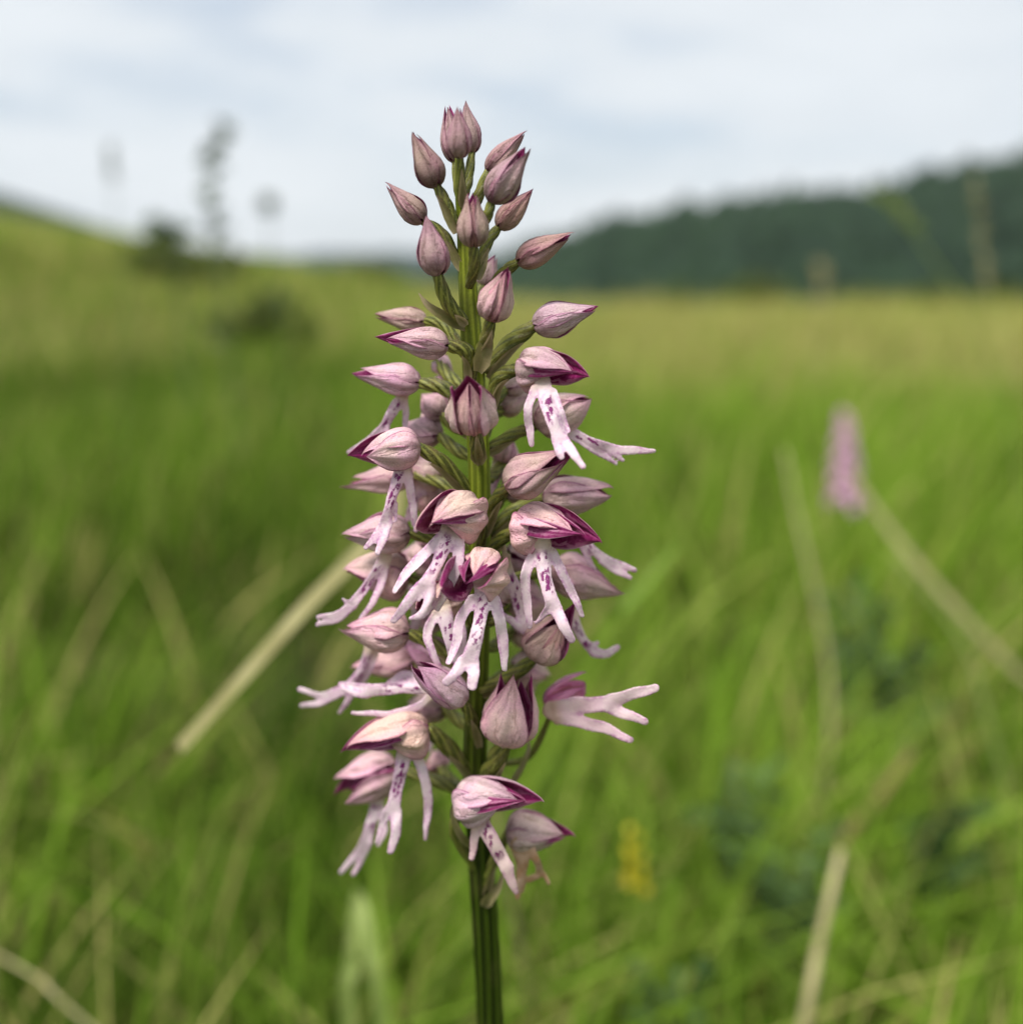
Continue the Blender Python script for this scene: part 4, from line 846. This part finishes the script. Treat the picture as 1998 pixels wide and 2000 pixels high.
# tall leafy weed standing against the sky at left
def weed(pts, Yd, label, leaf, nl, from_):
    P = [np.array(at_y(p[0], p[1], Yd)) for p in pts]; g = np.array([P[0][0] + .01, Yd, float(terrain_z(P[0][0], Yd))]); r_ = tag(empty('tall_weed', g), label, 'weed', 'tall weeds on the slope')
    C = catmull(np.array([g] + P), 40); V, q, tr, uv = tube(C, np.linspace(.003, .0012, 40) * Yd / 1.4, 8); link('stem', np_mesh('stem', V - g, q, tr, uv=uv), r_, [M['weed']])
    for i in range(nl):
        f = from_[i % len(from_)] + random.gauss(0, .03); f = min(max(f, .1), .99); p = C[int(f * 39)]; a = random.random() * 6.28; dv = np.array([math.cos(a), math.sin(a), .5]); l = leaf * (.6 + .7 * random.random())
        V, q, uv = leaf_strip(catmull(np.array([p, p + dv * l * .6, p + dv * l + np.array([0, 0, -l * .35])]), 7), l * np.array([.05, .16, .22, .22, .17, .1, .01]), nv=3)
        link('leaf', np_mesh('leaf', V - g, q, uv=uv), r_, [M['weed']])
weed([(440, 600), (425, 480), (412, 400), (420, 310), (440, 240)], 1.45, 'tall thin leafy weed rising high into the pale sky', .02, 60, [.46, .52, .57, .62, .66, .70, .74, .82, .86, .90, .93, .96])
weed([(350, 560), (338, 480), (335, 445)], 1.9, 'short leafy weed on the slope beside the tall weed', .05, 22, [.8, .88, .95, .7])
# low blue-green herbs
def herb(px, py, Y, size, label):
    c = at_y(px, py, Y); g = Vector((c.x, c.y, float(terrain_z(c.x, c.y)))); r_ = tag(empty('leafy_herb', g), label, 'herb', 'blue green herbs among the grass')
    hgt = c.z - g.z
    for i in range(9):
        a = random.random() * 6.28; sp = size * (.5 + .6 * random.random()); top = Vector((math.cos(a) * sp, math.sin(a) * sp, hgt * (.7 + .45 * random.random())))
        C = catmull(np.array([(0, 0, 0), (top.x * .25, top.y * .25, top.z * .7), tuple(top)]), 12)
        V, q, tr, uv = tube(C, np.linspace(.0011, .0007, 12), 6); st = link('leaf_stalk', np_mesh('leaf_stalk', V, q, tr, uv=uv), r_, [M['herb']])
        for k in range(7):
            p = C[5 + k] if 5 + k < 12 else C[11]; b_ = a + (1.3 if k % 2 else -1.3) * (k < 6); dv = np.array([math.cos(b_), math.sin(b_), .25]); l = size * .5
            V, q, uv = leaf_strip(catmull(np.array([p, p + dv * l * .5, p + dv * l + np.array([0, 0, -.2 * l])]), 6), l * np.array([.06, .28, .36, .34, .22, .02]), nv=3)
            link('leaflet', np_mesh('leaflet', V, q, uv=uv), st, [M['herb']])
herb(1690, 1190, .62, .022, 'blue green leafy herb beneath the small blurred orchid')
herb(1760, 1290, .60, .026, 'blue green leafy herb below the long leaning blade')
herb(1460, 1560, .42, .022, 'blue green leafy herb behind the brown twig')
herb(1540, 1690, .38, .020, 'blue green leafy herb at the lower end of the brown twig')
herb(1815, 1570, .43, .022, 'blue green leafy herb beyond the upper end of the brown twig')
herb(1330, 1900, .29, .014, 'low blue green herb down in the grass near the yellow flower')
# yellow flower
def yellow_flower(px, top, bot, Y):
    p0, p1 = at_y(px + 6, bot, Y), at_y(px, top, Y); g = Vector((p0.x, Y, float(terrain_z(p0.x, Y)))); r_ = tag(empty('yellow_flower', g), 'small yellow flower spike glowing softly in the grass', 'flower')
    C = catmull(np.array([g, p0, p1]), 24); V, q, tr, uv = tube(C, np.linspace(.0012, .0007, 24), 8); link('stem', np_mesh('stem', V - np.array(g), q, tr, uv=uv), r_, [M['green']])
    for i in range(16):
        f = i / 15; c = np.array(p0.lerp(p1, f)); a = i * 2.4; dv = np.array([math.cos(a), math.sin(a), .5]); l = .0048 * (1 - .4 * f)
        V, q, uv = leaf_strip(catmull(np.array([c, c + dv * l * .6, c + dv * l]), 6), l * np.array([.1, .4, .5, .5, .35, .05]), nv=5)
        link('petal', np_mesh('petal', V - np.array(g), q, uv=uv), r_, [M['yellow']])
yellow_flower(1236, 1620, 1740, .32)

# ================================================================== shrubs on the slope and at the field's far edge
def shrub(px, py_top, Y, w, h, label, mat='shrub', n=520, leaf=.05):
    c = at_y(px, py_top, Y); x = c.x; z0 = float(terrain_z(x, Y)); g = np.array([x, Y, z0]); h = max(c.z - z0, 0.12)
    r_ = tag(empty('shrub', g), label, 'shrub', 'shrubs in the meadow')
    for i in range(4):
        a = i * 1.6 + .3; tp = np.array([math.cos(a) * w * .25, math.sin(a) * w * .25, h * .75])
        V, q, tr, uv = tube(catmull(np.array([(0, 0, -.05), tp * .4 + np.array([0, 0, .1 * h]), tp]), 8), np.linspace(.03, .008, 8) * h, 7); link('branch', np_mesh('branch', V, q, tr, uv=uv), r_, [M['bark']])
    rs_ = np.random.default_rng(int(px) + 5); cl = rs_.normal(0, 1, (14, 3)); cl /= np.linalg.norm(cl, axis=1)[:, None]; cl *= rs_.random((14, 1)) ** .4
    cen = cl[rs_.integers(0, 14, n)] * np.array([w * .4, w * .4, h * .36]) + np.array([0, 0, h * .56]) + rs_.normal(0, 1, (n, 3)) * np.array([w, w, h]) * .085
    d1 = rs_.normal(0, 1, (n, 3)); d1 /= np.linalg.norm(d1, axis=1)[:, None]; d2 = np.cross(d1, rs_.normal(0, 1, (n, 3))); d2 /= np.linalg.norm(d2, axis=1)[:, None]
    s = leaf * (.6 + .8 * rs_.random((n, 1))); V = np.stack([cen - d1 * s, cen + d2 * s * .5, cen + d1 * s, cen - d2 * s * .5], 1).reshape(-1, 3)
    link('foliage', np_mesh('foliage', V, np.arange(4 * n).reshape(-1, 4), smooth=False), r_, [M[mat]])
shrub(345, 455, 9.0, 1.1, None, 'dark rounded shrub on the brow of the grassy slope', leaf=.07)
shrub(425, 485, 10.0, .8, None, 'smaller dark shrub on the brow beside the rounded one', leaf=.06)
shrub(520, 575, 3.4, .36, None, 'low dark bush in the meadow behind the tall weed', leaf=.03)
shrub(710, 512, 26, 2.6, None, 'distant dark bush at the foot of the grassy slope', leaf=.16)
shrub(1310, 566, 14, .9, None, 'dull green bush at the edge of the straw field', leaf=.07)
shrub(1460, 548, 34, 3.0, None, 'dark bush standing before the wooded hill', leaf=.2)
shrub(1690, 562, 20, 1.6, None, 'broad dark bush at the far field edge below the hill', leaf=.12)
shrub(1840, 566, 16, 1.7, None, 'low brownish bush at the far field edge', leaf=.1)
shrub(1990, 560, 20, 1.8, None, 'dense dark bush beside the low brownish one', leaf=.12)

# ------------------------------------------------------------------ valley haze
hv = bpy.data.materials.new('valley_air'); hv.use_nodes = True; t_ = hv.node_tree; t_.nodes.clear()
o_ = t_.nodes.new('ShaderNodeOutputMaterial'); pv = t_.nodes.new('ShaderNodeVolumePrincipled'); pv.inputs['Density'].default_value = 0.0001
pv.inputs['Color'].default_value = (0.86, 0.93, 1.0, 1); pv.inputs['Anisotropy'].default_value = 0.2
t_.links.new(pv.outputs[0], o_.inputs['Volume'])
B = [(-1900, -1900, -30), (1900, -1900, -30), (1900, 1900, -30), (-1900, 1900, -30)]; B += [(x, y, 330) for x, y, z in B]
me = bpy.data.meshes.new('haze'); me.from_pydata(B, [], [(3, 2, 1, 0), (4, 5, 6, 7), (0, 1, 5, 4), (1, 2, 6, 5), (2, 3, 7, 6), (3, 0, 4, 7)]); me.update()
USE_HAZE = True
if USE_HAZE: tag(link('haze', me, None, [hv]), 'thin pale haze over the valley', 'haze', kind='stuff')
